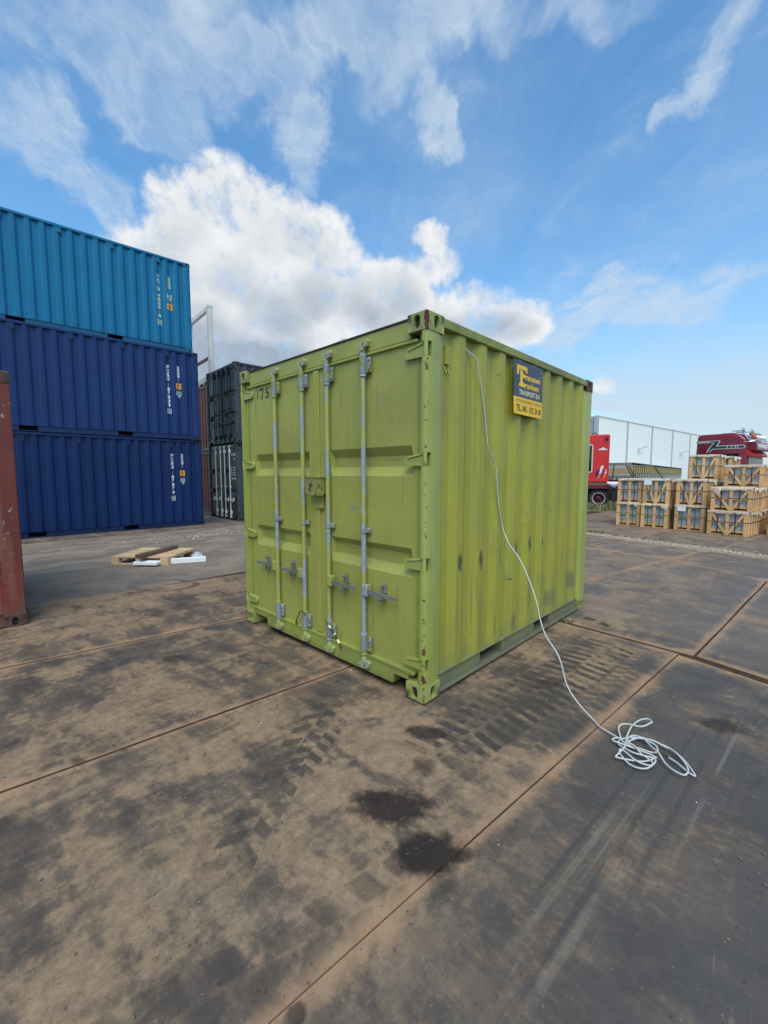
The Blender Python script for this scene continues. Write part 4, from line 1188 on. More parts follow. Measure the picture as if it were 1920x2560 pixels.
def blades(name, n, region, hmin, hmax, m, seed, parent=None, wd=.006):
    rnd = random.Random(seed); mb = MB()
    for _ in range(n):
        x, y = region(rnd); h = rnd.uniform(hmin, hmax); a = rnd.uniform(0, 6.28); le = rnd.uniform(.1, .6) * h
        cx, cy = math.cos(a), math.sin(a); w_ = wd * rnd.uniform(.6, 1.4)
        tx, ty = -cy * w_, cx * w_
        p0 = (x - tx, y - ty, -.012); p1 = (x + tx, y + ty, -.012)
        q0 = (x + cx * le * .35 - tx * .8, y + cy * le * .35 - ty * .8, h * .6); q1 = (x + cx * le * .35 + tx * .8, y + cy * le * .35 + ty * .8, h * .6)
        mb.cur = rnd.choice((0, 0, 1, 2)) if isinstance(m, list) else 0
        mb.quad(p0, p1, q1, q0); mb.quad(q0, q1, (x + cx * le, y + cy * le, h))
    o = mb.build(name, m, parent, None, False)
    return tag(o, kind='stuff')
GR = [simple('grass_green', (.085, .115, .030), .7), simple('grass_yellow', (.25, .22, .085), .7), simple('grass_dry', (.33, .28, .14), .7)]
blades('grass', 9000, lambda r: (r.uniform(-9.5, 1.5), 18.2 + r.gauss(0, .45)), .06, .32, GR, 4, wd=.010)
blades('grass', 2600, lambda r: (r.uniform(-9.5, 3), r.uniform(18.8, 24)), .06, .22, GR, 6, wd=.012)
blades('weeds', 160, lambda r: (-2.15 + r.gauss(0, .18), 9.86 + r.gauss(0, .07)), .02, .10, GR, 10, wd=.006)
blades('weeds', 240, lambda r: (lambda x: (x, 9.42 - .28 * x + r.gauss(0, .03)))(r.uniform(-4, .2)), .01, .05, GR, 11, wd=.005)
blades('weeds', 70, lambda r: (.02 + r.gauss(0, .05), 2.345 + r.gauss(0, .015)), .01, .04, GR, 13, wd=.004)
sl = MB()
for (x, y) in ((.19, 2.62), (.36, 2.53)):
    c_, s_ = math.cos(-.1), math.sin(-.1)
    sl.faces([(x + u * c_ - v * s_, y + u * s_ + v * c_, .0012) for u, v in ((-.055, -.03), (.055, -.03), (.055, .03), (-.055, .03))], [(0, 1, 2, 3)])
blades('weeds', 90, lambda r: (.36 + r.gauss(0, .03), 2.53 + r.gauss(0, .015)), .008, .03, GR, 15, wd=.004)
sl.build('lifting_slot', M['roof_edge'], ground, None, False).location = (0, 0, .012)

# ================================================================== sign on the side of the box
M['sign_navy'] = simple('sign_slate_blue', (.040, .048, .075), .4, 0, .12, 3)
M['sign_yellow'] = simple('sign_yellow', (.86, .50, .010), .45, 0, .06, 3)
M['sign_edge'] = simple('sign_bare_edge', (.45, .45, .44), .5)
M['sign_ink'] = simple('sign_ink', (.075, .055, .03), .6)
sg = empty('advertising_sign', (.002, 1.395, 2.062), 0, 'slate blue and yellow advertising sign screwed under the top rail of the lime green container', 'sign')
def sgx(u, v):                  # thin sheet, bulging a little at its left foot
    return .006 + .010 * max(0, 1 - v / .25) * max(0, -u / .27)
def sheet(y0, y1, z0, z1, m, name, th=.003):
    mb = MB(); n = 8
    ys = [y0 + (y1 - y0) * k / n for k in range(n + 1)]; zs_ = [z0 + (z1 - z0) * k / 5 for k in range(6)]
    V = [(sgx(y, z), y, z) for z in zs_ for y in ys]; Vb = [(x - th, y, z) for x, y, z in V]
    N = len(V); F = []
    for j in range(5):
        for i in range(n):
            q = j * (n + 1) + i
            F.append((q, q + 1, q + n + 2, q + n + 1)); F.append((N + q, N + q + n + 1, N + q + n + 2, N + q + 1))
    ring = list(range(n + 1)) + [j * (n + 1) + n for j in range(1, 6)] + [5 * (n + 1) + i for i in range(n - 1, -1, -1)] + [j * (n + 1) for j in range(4, 0, -1)]
    for k in range(len(ring)): F.append((ring[k], N + ring[k], N + ring[(k + 1) % len(ring)], ring[(k + 1) % len(ring)]))
    mb.faces(V + Vb, F)
    return mb.build(name, m, sg, 40)
sheet(-.270, .270, .140, .437, M['sign_navy'], 'board')
sheet(-.272, .272, -.002, .1395, M['sign_yellow'], 'yellow_band')
oy, oz = 1.395, 2.062
fn = lambda y, z: (sgx(y - oy, z - oz) + .0012, y - oy, z - oz)
mb = MB()
poly(mb, [(1.172, 2.384), (1.172, 2.452), (1.180, 2.462), (1.350, 2.462), (1.357, 2.452), (1.357, 2.411), (1.331, 2.411), (1.326, 2.430), (1.212, 2.430), (1.208, 2.415), (1.208, 2.384)], fn)
poly(mb, [(1.226, 2.424), (1.272, 2.424), (1.276, 2.410), (1.284, 2.400), (1.300, 2.396), (1.322, 2.394), (1.322, 2.371), (1.290, 2.368), (1.277, 2.360), (1.275, 2.345), (1.282, 2.330), (1.300, 2.323), (1.322, 2.321), (1.322, 2.291), (1.214, 2.291), (1.211, 2.300), (1.214, 2.312), (1.228, 2.320), (1.234, 2.335), (1.232, 2.384)], fn)
put_text(mb, 'ranssen', fn, 1.322, 1.612, 2.356, 2.393, .03)
put_text(mb, 'ranken', fn, 1.326, 1.584, 2.287, 2.338, .03)
mb.build('logo', M['sign_yellow'], sg, None, False)
mb = MB()
put_text(mb, 'TRANSPORT B.V.', fn, 1.216, 1.618, 2.224, 2.267, .02)
put_text(mb, '®', fn, 1.592, 1.608, 2.402, 2.420)
mb.build('lettering', M['pale_ink'], sg, None, False)
mb = MB()
put_text(mb, 'AFVALCONTAINERS  EN  VERHUUR', fn, 1.166, 1.656, 2.171, 2.185)
poly(mb, [(1.14, 2.1625), (1.66, 2.1625), (1.66, 2.1645), (1.14, 2.1645)], fn)
put_text(mb, 'TEL. 045 - 532 24 00', fn, 1.160, 1.644, 2.086, 2.140, .02)
mb.build('lettering', M['sign_ink'], sg, None, False)
mb = MB()
for y, z in ((1.15, 2.455), (1.63, 2.455), (1.15, 2.08), (1.64, 2.08)):
    mb.lathe([(0, .005), (.005, .004), (.006, 0)], (fn(y, z)[0], y - oy, z - oz), 0, 8)
mb.build('screws', M['sign_edge'], sg)

# ================================================================== white cable
M['cable'] = simple('white_cable_sheath', (.47, .495, .475), .5, 0, .16, 14)
M['copper'] = simple('bare_copper', (.42, .26, .10), .35, .8)
R_ = .0047
wall = [(-.047, .512, 2.462), (-.040, .512, 2.441), (-.010, .545, 2.41), (.000, .583, 2.36), (.002, .628, 2.24), (.001, .676, 2.096), (.0, .715, 1.94), (.0, .758, 1.77), (.0, .812, 1.70), (.0, .872, 1.643), (.001, .897, 1.53), (.001, .926, 1.385), (.001, .95, 1.28), (.001, 1.005, 1.133)]
air = [(.071, .987, 1.005), (.197, .927, .902), (.292, .883, .782), (.383, .84, .623), (.429, .818, .493), (.485, .792, .397), (.585, .745, .316), (.63, .724, .249), (.68, .70, .129), (.774, .656, .054), (.883, .605, .012)]
coil = [(.943, .55), (1.009, .518), (1.059, .498), (1.119, .473), (1.177, .487), (1.222, .497), (1.245, .511), (1.252, .527), (1.237, .566), (1.196, .582), (1.141, .582), (1.093, .546), (1.068, .493), (1.071, .452), (1.099, .428), (1.156, .409), (1.206, .419), (1.253, .443), (1.259, .461), (1.234, .472), (1.182, .467), (1.116, .457), (1.063, .445), (1.042, .45), (1.044, .479), (1.067, .51), (1.088, .477), (1.061, .531), (1.033, .598), (1.034, .643), (1.062, .665), (1.091, .669), (1.126, .674), (1.148, .701), (1.167, .763), (1.169, .779), (1.151, .802), (1.127, .796), (1.101, .748), (1.087, .67), (1.089, .577), (1.099, .488), (1.111, .431), (1.109, .38), (1.102, .301), (1.11, .301), (1.151, .325), (1.207, .362), (1.242, .406), (1.255, .43), (1.267, .407), (1.264, .36), (1.247, .311), (1.211, .29), (1.168, .296), (1.126, .332), (1.103, .358), (1.105, .384), (1.139, .369), (1.185, .343), (1.224, .343), (1.257, .364), (1.25, .40), (1.195, .424), (1.16, .46), (1.13, .476), (1.105, .485), (1.103, .55), (1.114, .592), (1.146, .605), (1.207, .597), (1.263, .6), (1.314, .587), (1.376, .536), (1.417, .479), (1.438, .443), (1.426, .438), (1.399, .447), (1.355, .478), (1.311, .5)]
loop2 = [(1.105, .50), (1.158, .598), (1.195, .556), (1.235, .51), (1.264, .482), (1.306, .43), (1.349, .392), (1.386, .382), (1.403, .392), (1.408, .435), (1.389, .489), (1.345, .553), (1.305, .586), (1.275, .59), (1.222, .59), (1.169, .582), (1.127, .551), (1.112, .501)]
cp = wall + air
n = len(coil)
for i, (x, y) in enumerate(coil):
    t = i / n
    z = .006 + .010 * (.5 + .5 * math.sin(i * .9)) + .010 * t * (1 if i < 66 else max(0, 1 - (i - 66) / 6))
    if 27 <= i <= 41: z = .012 + .028 * math.sin((i - 27) / 14 * PI)
    cp.append((x, y, z))
cable = empty('cable', (0, 0, 0), 0, 'white cable hanging down the lime green container to a loose coil on the ground', 'cable')
cb_ = MB(); cb_.tube(catmull(cp, 5), R_, 8)
cb_.build('cable_sheath', M['cable'], cable, 60, False)
mb = MB(); mb.tube(catmull([(x, y, .012 + .03 * math.sin(i / 17 * PI) * (1 if i < 5 or i > 13 else .3)) for i, (x, y) in enumerate(loop2)], 5), R_, 8)
mb.build('cable_sheath', M['cable'], cable, 60, False)
mb = MB()
for k, (a_, b_) in enumerate(((1.298, .525), (1.292, .515), (1.302, .535))):
    mb.tube(catmull([(1.311, .50, .026), ((a_ + 1.311) / 2, (b_ + .5) / 2, .02), (a_, b_, .010), (a_ - .02, b_ + .03 + .01 * k, .008)], 4), .0018, 5)
mb.build('wire_ends', M['copper'], cable, 60, False)

# ================================================================== pallet with a beam and foam boards
def wood(name, col, col2, rough=.7):
    m, s, b = mat(name)
    oc = s.node('ShaderNodeTexCoord').outputs['Object']
    rn = s.node('ShaderNodeObjectInfo').outputs['Random']
    v = s.vadd(oc, s.vec(s.mul(rn, 9.0), s.mul(rn, 5.0), s.mul(rn, 3.0)))
    g1 = s.noise(v, 3.0, 6.0, .6, 1.2); g2 = s.noise(v, 14.0, 5.0, .6, .5)
    c = s.mix(s.ss(g1, .3, .7), col, col2)
    c = s.mix(s.mul(s.ss(g2, .58, .70), .4), c, tuple(q * .5 for q in col2))
    k = s.m('MULTIPLY_ADD', s.sub(rn, .5), .45, 1.0)
    sc_ = s.node('ShaderNodeVectorMath', operation='SCALE'); s.put(sc_.inputs[0], c); s.put(sc_.inputs['Scale'], k)
    s.put(b.inputs['Base Color'], sc_.outputs[0]); b.inputs['Roughness'].default_value = rough
    bump(s, b, g2, .003, .4)
    return m
M['pine'] = wood('fresh_pine', (.72, .43, .185), (.56, .325, .135))
M['old_wood'] = wood('weathered_timber', (.15, .095, .055), (.085, .055, .035))
M['foam'] = simple('white_polystyrene', (.82, .84, .84), .8, 0, .05, 30)
ub = MB(); ub.box(-.5, .5, -.5, .5, -.5, .5, 0)
UB = {}
def unit_box(m):
    if m.name not in UB:
        k = MB(); k.box(-.5, .5, -.5, .5, -.5, .5, .012); UB[m.name] = k.mesh('board', m, None)
    return UB[m.name]
def board(name, m, parent, x0, x1, y0, y1, z0, z1, rot=None):
    o = link(name, unit_box(m), parent, ((x0 + x1) / 2, (y0 + y1) / 2, (z0 + z1) / 2), rot, (abs(x1 - x0), abs(y1 - y0), abs(z1 - z0)))
    return o
M['pallet_pine'] = wood('pallet_pine', (.62, .43, .235), (.50, .335, .175))
pa = math.atan2(.67, .78)
pal = empty('pallet', (-6.79, -.22, -.010), pa, 'pale pine pallet lying on the dark ground in front of the blue stack', 'pallet')
pw, pl_ = 1.03, .92
for k in range(9):
    y0 = k * (pl_ / 9) + .004
    board('deck_board', M['pallet_pine'], pal, 0, pw, y0, y0 + pl_ / 9 - .008, .120, .142)
for y0 in (0, pl_ / 2 - .05, pl_ - .10):
    board('bottom_board', M['pallet_pine'], pal, 0, pw, y0, y0 + .10, 0, .020)
    for x0 in (0, pw / 2 - .07, pw - .14):
        board('block', M['pallet_pine'], pal, x0, x0 + .14, y0, y0 + .10, .0205, .098)
for x0 in (0, pw / 2 - .07, pw - .14):
    board('stringer', M['pallet_pine'], pal, x0, x0 + .14, 0, pl_, .0985, .1195)
bm_ = MB(); bm_.box(-.5, .5, -.065, .065, 0, .062, .005)
bo = bm_.build('timber_beam', M['old_wood'], None)
bo.location = (-6.55, .47, .133); bo.rotation_euler = (0, 0, math.atan2(.70, -.50))
tag(bo, 'weathered brown timber beam lying across the pine pallet', 'beam')
def foam(name, x, y, z, L, W_, H, rz, label):
    mb = MB(); mb.box(-L / 2, L / 2, -W_ / 2, W_ / 2, 0, H, .006)
    o = mb.build(name, M['foam'], None); o.location = (x, y, z); o.rotation_euler = (0, 0, rz)
    return tag(o, label, 'foam board', 'white foam boards by the pallet')
foam('foam_board', -5.98, .78, -.008, .58, .07, .092, math.atan2(.48, .22), 'white foam board standing on edge against the right side of the pallet')
foam('foam_board', -6.27, .235, .012, .42, .28, .055, pa, 'white foam piece pushed into the front opening of the pallet')
mb = MB()
rnd = random.Random(2)
V = []; n_ = 7
for j in range(n_):
    for i in range(n_): V.append((-6.28 + .035 * i + rnd.uniform(-.012, .012), .93 + .03 * j + rnd.uniform(-.01, .01), .05 + .08 * math.sin(i / 6 * PI) * math.sin(j / 6 * PI) + rnd.uniform(-.02, .03)))
mb.faces(V, [(j * n_ + i, j * n_ + i + 1, (j + 1) * n_ + i + 1, (j + 1) * n_ + i) for j in range(n_ - 1) for i in range(n_ - 1)])
def film_mat(name, col, alpha):
    m, s, b = mat(name)
    b.inputs['Base Color'].default_value = (*col, 1); b.inputs['Roughness'].default_value = .22
    b.inputs['Alpha'].default_value = alpha
    oc = s.node('ShaderNodeTexCoord').outputs['Object']
    bump(s, b, s.noise(oc, 9.0, 5.0, .6, 1.0), .02, 1.0)
    return m
M['film'] = film_mat('clear_plastic_film', (.75, .77, .77), .62)
tag(mb.build('plastic_wrap', M['film'], None, 60), 'crumpled clear plastic wrap at the far right corner of the pallet', 'plastic wrap')

# ================================================================== crates of stone
M['pack'] = film_mat('wrapped_grey_stone', (.42, .44, .475), 1.0)
M['strap_green'] = simple('green_strap', (.015, .13, .075), .4)
M['strap_black'] = simple('dark_strap', (.018, .022, .035), .4)
M['paper'] = simple('white_paper_label', (.78, .79, .80), .6, 0, .03)
M['film_top'] = film_mat('milky_plastic_cover', (.74, .60, .45), .88)
def crate(x, y, z, W_, D, H, rz, brace, strap, label, group='wooden crates of stone', note=False, rows=2, seed=0, flap=None):
    rnd = random.Random(seed)
    rz += rnd.uniform(-.035, .035); x += rnd.uniform(-.012, .012); y += rnd.uniform(-.05, .04)
    c = empty('crate', (x, y, z), rz, label, 'crate', group)
    hw = W_ / 2; f = -.0; m = M['pine']; t = .022; bw = .086
    # feet and base
    for y0 in (.02, D - .10): board('foot', m, c, -hw, hw, y0, y0 + .08, 0, .03)
    for k in range(3): board('bearer', m, c, (-hw, -.035, hw - .08)[k], (-hw + .08, .035, hw)[k], .0, D, .0305, .075)
    # stone packs wrapped in film
    for i in range(2):
        for j in range(2):
            mb = MB()
            x0 = -hw + .05 + i * (W_ - .09) / 2; x1 = x0 + (W_ - .09) / 2 - .012
            z0 = .085 + j * (H - .13) / 2; z1 = z0 + (H - .13) / 2 - .03
            nx = 6; V = []
            for q in range(nx + 1):
                for r in range(nx + 1):
                    V.append((x0 + (x1 - x0) * q / nx, .050 + rnd.uniform(-.014, .010), z0 + (z1 - z0) * r / nx))
            mb.faces(V, [(q * (nx + 1) + r, q * (nx + 1) + r + 1, (q + 1) * (nx + 1) + r + 1, (q + 1) * (nx + 1) + r) for q in range(nx) for r in range(nx)])
            mb.box(x0, x1, .066, D - .03, z0, z1)
            mb.build('stone_pack', M['pack'], c, 60, False)
    # front and back frames
    for yy in (0, D):
        a, b_ = (yy - t, yy) if yy == 0 else (yy, yy + t)
        board('slat', m, c, -hw, -hw + bw, a, b_, .0, H - .012); board('slat', m, c, hw - bw, hw, a, b_, .0, H - .012)
        board('slat', m, c, -bw * .42, bw * .42, a, b_, .0, H - .03)
        a2, b2 = (yy + .001, yy + t) if yy == 0 else (yy - t, yy - .001)
        for zz in (.076, H * .49, H - .085): board('rail', m, c, -hw + .003, hw - .003, a2, b2, zz, zz + (.066 if zz != H * .49 else .055))
        if brace and yy == 0:
            dx_ = hw - bw * .9 - .035; L = math.hypot(dx_, H - .10); an = math.atan2(H - .10, dx_)
            for sgn in (-1, 1):
                board('brace', m, c, -L / 2 + sgn * (dx_ / 2 + .035), L / 2 + sgn * (dx_ / 2 + .035), -t * .9, -.002, H / 2 - .028, H / 2 + .028, (0, -sgn * an, 0))
    # side slats
    ns = 5
    for sx in (-1, 1):
        a, b_ = sorted((sx * hw, sx * (hw + t)))
        for k in range(ns):
            yy = .02 + k * (D - .10) / (ns - 1)
            board('slat', m, c, a, b_, yy, yy + .06, .0, H - .012)
        a, b_ = sorted((sx * (hw - .001), sx * (hw - t)))
        for zz in (.076, H - .085): board('rail', m, c, a, b_, .03, D - .03, zz, zz + .06)
    for k in range(4):
        yy = .02 + k * (D - .14) / 3
        board('lid_board', m, c, -hw + .01, hw - .01, yy, yy + .10, H - .0245, H - .004)
    # straps
    sm = M['strap_green'] if strap == 'g' else M['strap_black']
    def band(x0):
        mb = MB(); mb.box(x0 - .011, x0 + .011, -t - .003, D + t + .003, .05, H + .002); 
        return mb
    for x0 in (-W_ * .24, W_ * .20):
        mb = MB(); e = .003
        mb.box(x0 - .011, x0 + .011, -t - e, -t, .05, H); mb.box(x0 - .011, x0 + .011, -t - e, D + t + e, H, H + e); mb.box(x0 - .011, x0 + .011, D + t, D + t + e, .05, H)
        mb.build('strap', sm, c)
    for zz in ([H * .54] if rows == 1 else [H * .54, H - .075]):
        mb = MB(); e = .004; q = hw + t
        mb.box(-q - e, q + e, -t - e, -t - .001, zz, zz + .016); mb.box(q, q + e, -t, D + t, zz, zz + .016); mb.box(-q - e, -q, -t, D + t, zz, zz + .016)
        mb.build('strap', sm, c)
    # film over the lid, hanging down in ragged lobes
    mb = MB(); V = []; nu, nv = 12, 7
    for j in range(nv):
        for i in range(nu + 1):
            u = -hw - .01 + (W_ + .02) * i / nu
            if j < 3: p = (u, -t - .008 - rnd.uniform(0, .006), H - (2 - j + 1) * .022 * (rnd.random() * .7 + .4) if j < 2 else H - .004)
            else: p = (u, (j - 3) * D / (nv - 4), H + .004 + rnd.uniform(0, .012))
            V.append(p)
    mb.faces(V, [(j * (nu + 1) + i, j * (nu + 1) + i + 1, (j + 1) * (nu + 1) + i + 1, (j + 1) * (nu + 1) + i) for j in range(nv - 1) for i in range(nu)])
    V = []
    for i in range(9):
        yy = D * i / 8
        V += [(hw + t + .004, yy, H + .004), (hw + t + .012 + rnd.uniform(0, .02), yy, H - .05 - .1 * rnd.random() ** 2)]
    mb.faces(V, [(2 * i, 2 * i + 1, 2 * i + 3, 2 * i + 2) for i in range(8)])
    if flap:
        fx, fw, fh = flap
        V = [(fx - fw, -t - .012, H), (fx, -t - .03, H + .01), (fx + fw, -t - .012, H), (fx - fw * .6, -t - .035, H - fh * .5), (fx + fw * .2, -t - .05, H - fh * .6), (fx + fw * .9, -t - .03, H - fh * .4), (fx + fw * .5, -t - .03, H - fh)]
        mb.faces(V, [(0, 1, 4, 3), (1, 2, 5, 4), (3, 4, 6), (4, 5, 6)])
    mb.build('plastic_cover', M['film_top'], c, 60, False)
    if note:
        mb = MB(); mb.box(-hw + note, -hw + note + .20, -t - .012, -t - .009, H - .165, H - .02)
        mb.build('paper_label', M['paper'], c)
    return c
TL = math.radians(-4)
LO = [(-1.965, 12.28, .655, .70, False, 'g'), (-1.255, 12.22, .675, .69, False, 'g'), (-.395, 12.12, .69, .70, False, 'g'), (.475, 11.75, .83, .61, True, 'b')]
nm = ('leftmost', 'second', 'third', 'widest')
crate(LO[0][0], LO[0][1], 0, .655, 1.0, .70, TL, False, 'g', 'crate without cross braces at the bottom of the leftmost crate stack', seed=1, flap=(.2, .07, .13))
crate(LO[1][0], LO[1][1], 0, .675, 1.0, .69, TL, False, 'g', 'unbraced crate at the bottom of the second crate stack, film flap at its right corner', seed=2, flap=(.24, .11, .16))
crate(LO[2][0], LO[2][1], 0, .69, 1.0, .70, TL, False, 'g', 'crate at the bottom of the third stack with a white paper label at top left', seed=3, note=.06)
crate(LO[3][0], LO[3][1], 0, .83, 1.0, .615, TL - .06, True, 'b', 'wide crate with V braces and dark straps standing on the ground', seed=4, rows=1)
crate(-1.95, 12.28, .702, .655, 1.0, .71, TL, False, 'b', 'upper crate of the leftmost stack with two upright dark blue straps', seed=5)
crate(-1.245, 12.22, .692, .66, 1.0, .72, TL, True, 'g', 'upper crate of the second stack, V braced, white label and ragged film on top', seed=6, note=.02)
crate(-.375, 12.10, .702, .69, 1.0, .71, TL, True, 'b', 'upper crate of the third stack with V braces and crumpled film at its right', seed=7)
crate(.50, 11.77, .617, .83, 1.0, .60, TL - .05, True, 'b', 'wide V braced crate standing on the wide ground crate, film torn at top left', seed=8, rows=1, flap=(-.30, .09, .22))
# second row
R2 = 13.40
crate(-1.95, R2, 0, .66, 1.0, .70, TL, False, 'g', 'ground crate hidden behind the leftmost crate stack', 'crates in the back rows', seed=9)
crate(-1.95, R2, .702, .66, 1.0, .70, TL, False, 'g', 'upper crate behind the leftmost crate stack', 'crates in the back rows', seed=10)
crate(-1.21, R2 - .04, 0, .66, 1.0, .70, TL, False, 'g', 'ground crate behind the second crate stack', 'crates in the back rows', seed=11)
crate(-1.21, R2 - .04, .702, .66, 1.0, .70, TL, False, 'g', 'upper crate behind the second crate stack', 'crates in the back rows', seed=12)
crate(-.29, R2 - .12, 0, .68, 1.0, .70, TL, False, 'g', 'ground crate behind the third crate stack', 'crates in the back rows', seed=13)
crate(-.29, R2 - .12, .702, .68, 1.0, .70, TL, False, 'g', 'second tier crate behind the third crate stack', 'crates in the back rows', seed=14)
crate(-.29, R2 - .14, 1.404, .69, 1.0, .71, TL, True, 'g', 'V braced crate with green straps on the highest tier in front of the maroon truck', seed=15)
crate(-.22, R2 + 1.1, 0, .68, 1.0, .70, TL, False, 'g', 'ground crate in the rearmost row', 'crates in the back rows', seed=16)
crate(-.22, R2 + 1.1, .702, .68, 1.0, .70, TL, False, 'g', 'second tier crate in the rearmost row', 'crates in the back rows', seed=17)
crate(-.10, R2 + 1.1, 1.404, .66, 1.0, .69, TL, False, 'g', 'crate on the highest tier just right behind the V braced top crate', seed=18)
crate(.60, R2 - .5, 0, .83, 1.0, .61, TL - .05, True, 'b', 'ground crate behind the wide crates', 'crates in the back rows', seed=19)
crate(.62, R2 - .5, .612, .83, 1.0, .605, TL - .05, True, 'b', 'second tier crate behind the wide crates', 'crates in the back rows', seed=20)
crate(.635, R2 - .52, 1.22, .83, 1.0, .58, TL - .04, True, 'b', 'wide V braced crate on the third tier under the truck windscreen', seed=21, rows=1)
crate(.72, R2 + .62, 0, .83, 1.0, .61, TL - .05, True, 'b', 'ground crate two rows behind the wide crates', 'crates in the back rows', seed=22)
crate(.73, R2 + .62, .612, .83, 1.0, .605, TL - .05, True, 'b', 'second tier crate two rows behind the wide crates', 'crates in the back rows', seed=23)
crate(1.62, 12.45, 0, .83, 1.0, .61, TL - .05, False, 'b', 'crate cut off by the right edge of the picture', seed=24, rows=1)
crate(1.70, 13.6, 0, .83, 1.0, .61, TL - .05, False, 'b', 'ground crate at the far right behind the cut off crate', 'crates in the back rows', seed=25)
crate(1.72, 13.6, .612, .83, 1.0, .605, TL - .05, False, 'b', 'second tier crate at the far right edge', 'crates in the back rows', seed=26)

# ================================================================== red box lorry
M['red'] = simple('signal_red_paint', (.60, .022, .020), .35, 0, .08, 2)
M['maroon'] = simple('maroon_truck_paint', (.175, .008, .018), .22, 0, .08, 2)
M['maroon2'] = simple('maroon_chassis_paint', (.12, .012, .016), .5, 0, .2, 3)
M['glass'] = simple('dark_window_glass', (.012, .016, .016), .06, 0, .1, 2)
M['tyre'] = simple('tyre_rubber', (.022, .022, .022), .85, 0, .3, 9)
M['rim_w'] = simple('pale_wheel_rim', (.55, .52, .50), .4, 0, .1)
M['rim_m'] = simple('maroon_wheel_hub', (.075, .010, .022), .4, 0, .2)
M['deck'] = simple('lorry_deck_boards', (.20, .115, .065), .8, 0, .35, 8)
M['dkblue'] = simple('marking_dark_blue', (.035, .018, .14), .4, 0, .05)
M['mk_orange'] = simple('marking_orange', (.80, .16, .035), .4, 0, .05)
M['chrome'] = simple('chrome_tube', (.75, .76, .77), .15, .9, .05)
M['lamp'] = simple('lamp_lens', (.80, .83, .85), .12, .3, .05)
M['amber'] = simple('amber_beacon', (.55, .09, .015), .2, 0, .1)
M['green_stripe'] = simple('dark_green_stripe', (.010, .045, .035), .35, 0, .1)
M['steel_dk'] = simple('dark_steel', (.03, .032, .035), .55, 0, .2)
def wheel(parent, x, y, z, r, w_=.30, name='wheel', twin=False):
    wh = MB()
    wh.lathe([(r * .66, 0), (r * .72, -.02), (r * .93, -.025), (r * .985, 0), (r, .03), (r, w_ - .03), (r * .985, w_), (r * .9, w_ + .02), (r * .66, w_)], (x, y, z), 1, 32)
    o = wh.build(name, M['tyre'], parent, 40)
    mb = MB(); mb.lathe([(r * .66, -.004), (r * .62, -.022), (r * .585, -.010), (r * .56, .03)], (x, y, z), 1, 32); mb.build('rim', M['rim_w'], o, 40)
    mb = MB(); mb.lathe([(r * .56, .03), (r * .50, .09), (r * .28, .11), (r * .25, .05), (r * .12, .03), (0, .03)], (x, y, z), 1, 24)
    for k in range(8):
        a = 2 * PI * k / 8
        mb.lathe([(0, .06), (.018, .06), (.018, .10)], (x + r * .38 * math.cos(a), y, z + r * .38 * math.sin(a)), 1, 6)
    mb.build('hub', M['rim_m'], o, 40)
    return o
RA = math.radians(18.0)
rt = empty('box_lorry', (-4.62 + 4.62 * math.cos(RA) + 19.2 * math.sin(RA), 19.2 + 4.62 * math.sin(RA) - 19.2 * math.cos(RA), 0), RA, 'bright red box lorry with rounded white window frame, parked behind the lime container', 'lorry')
Y0 = 19.2
mb = MB(); mb.box(-11.2, -4.62, Y0, Y0 + 2.5, 1.24, 3.38, .05)
mb.build('body', M['red'], rt)
mb = MB(); mb.box(-11.2, -4.60, Y0 - .015, Y0 + 2.5, 1.20, 1.30, .01); mb.box(-4.70, -4.605, Y0 - .012, Y0 - .001, 1.31, 3.33, .004)
mb.build('body_trim', M['red'], rt)
def stadium(cx, z0, z1, hw_, n=10):
    pts = []
    for k in range(n + 1):
        a = PI * k / n; pts.append((cx + hw_ * math.cos(a), z1 - hw_ + hw_ * math.sin(a)))
    for k in range(n + 1):
        a = PI + PI * k / n; pts.append((cx + hw_ * math.cos(a), z0 + hw_ + hw_ * math.sin(a)))
    return pts
mb = MB(); a_ = stadium(-5.40, 1.62, 2.95, .118); b_ = stadium(-5.40, 1.675, 2.895, .068)
n = len(a_)
for k in range(n):
    q = (k + 1) % n
    f3 = lambda p, y: (p[0], y, p[1])
    mb.quad(f3(a_[k], Y0 - .02), f3(a_[q], Y0 - .02), f3(b_[q], Y0 - .02), f3(b_[k], Y0 - .02))
    mb.quad(f3(a_[k], Y0 - .02), f3(a_[q], Y0 - .02), f3(a_[q], Y0), f3(a_[k], Y0)); mb.quad(f3(b_[k], Y0 - .02), f3(b_[q], Y0 - .02), f3(b_[q], Y0 - .004), f3(b_[k], Y0 - .004))
wf = mb.build('window', M['rim_w'], rt)
mb = MB(); mb.faces([(p[0], Y0 - .005, p[1]) for p in b_], [tuple(range(n))]); mb.build('pane', M['glass'], wf)
fy = lambda u, v: (u, Y0 - .003, v); fy2 = lambda u, v: (u, Y0 - .005, v)
mb = MB(); mb.faces([fy(-4.99 + .17 * math.cos(2 * PI * k / 24) * (1 if math.cos(2 * PI * k / 24) < 0 else .2), 1.56 + .20 * math.sin(2 * PI * k / 24)) for k in range(24)], [tuple(range(24))])
poly(mb, [(-4.91, 1.37), (-4.83, 1.37), (-4.72, 1.72), (-4.80, 1.72)], fy); mb.build('body_marking', M['dkblue'], rt)
mb = MB(); poly(mb, [(-5.0, 1.60), (-4.92, 1.60), (-4.81, 1.95), (-4.92, 1.95)], fy2); poly(mb, [(-4.78, 1.60), (-4.69, 1.60), (-4.67, 1.78), (-4.70, 1.80)], fy2); mb.build('body_marking', M['white_ink'], rt)
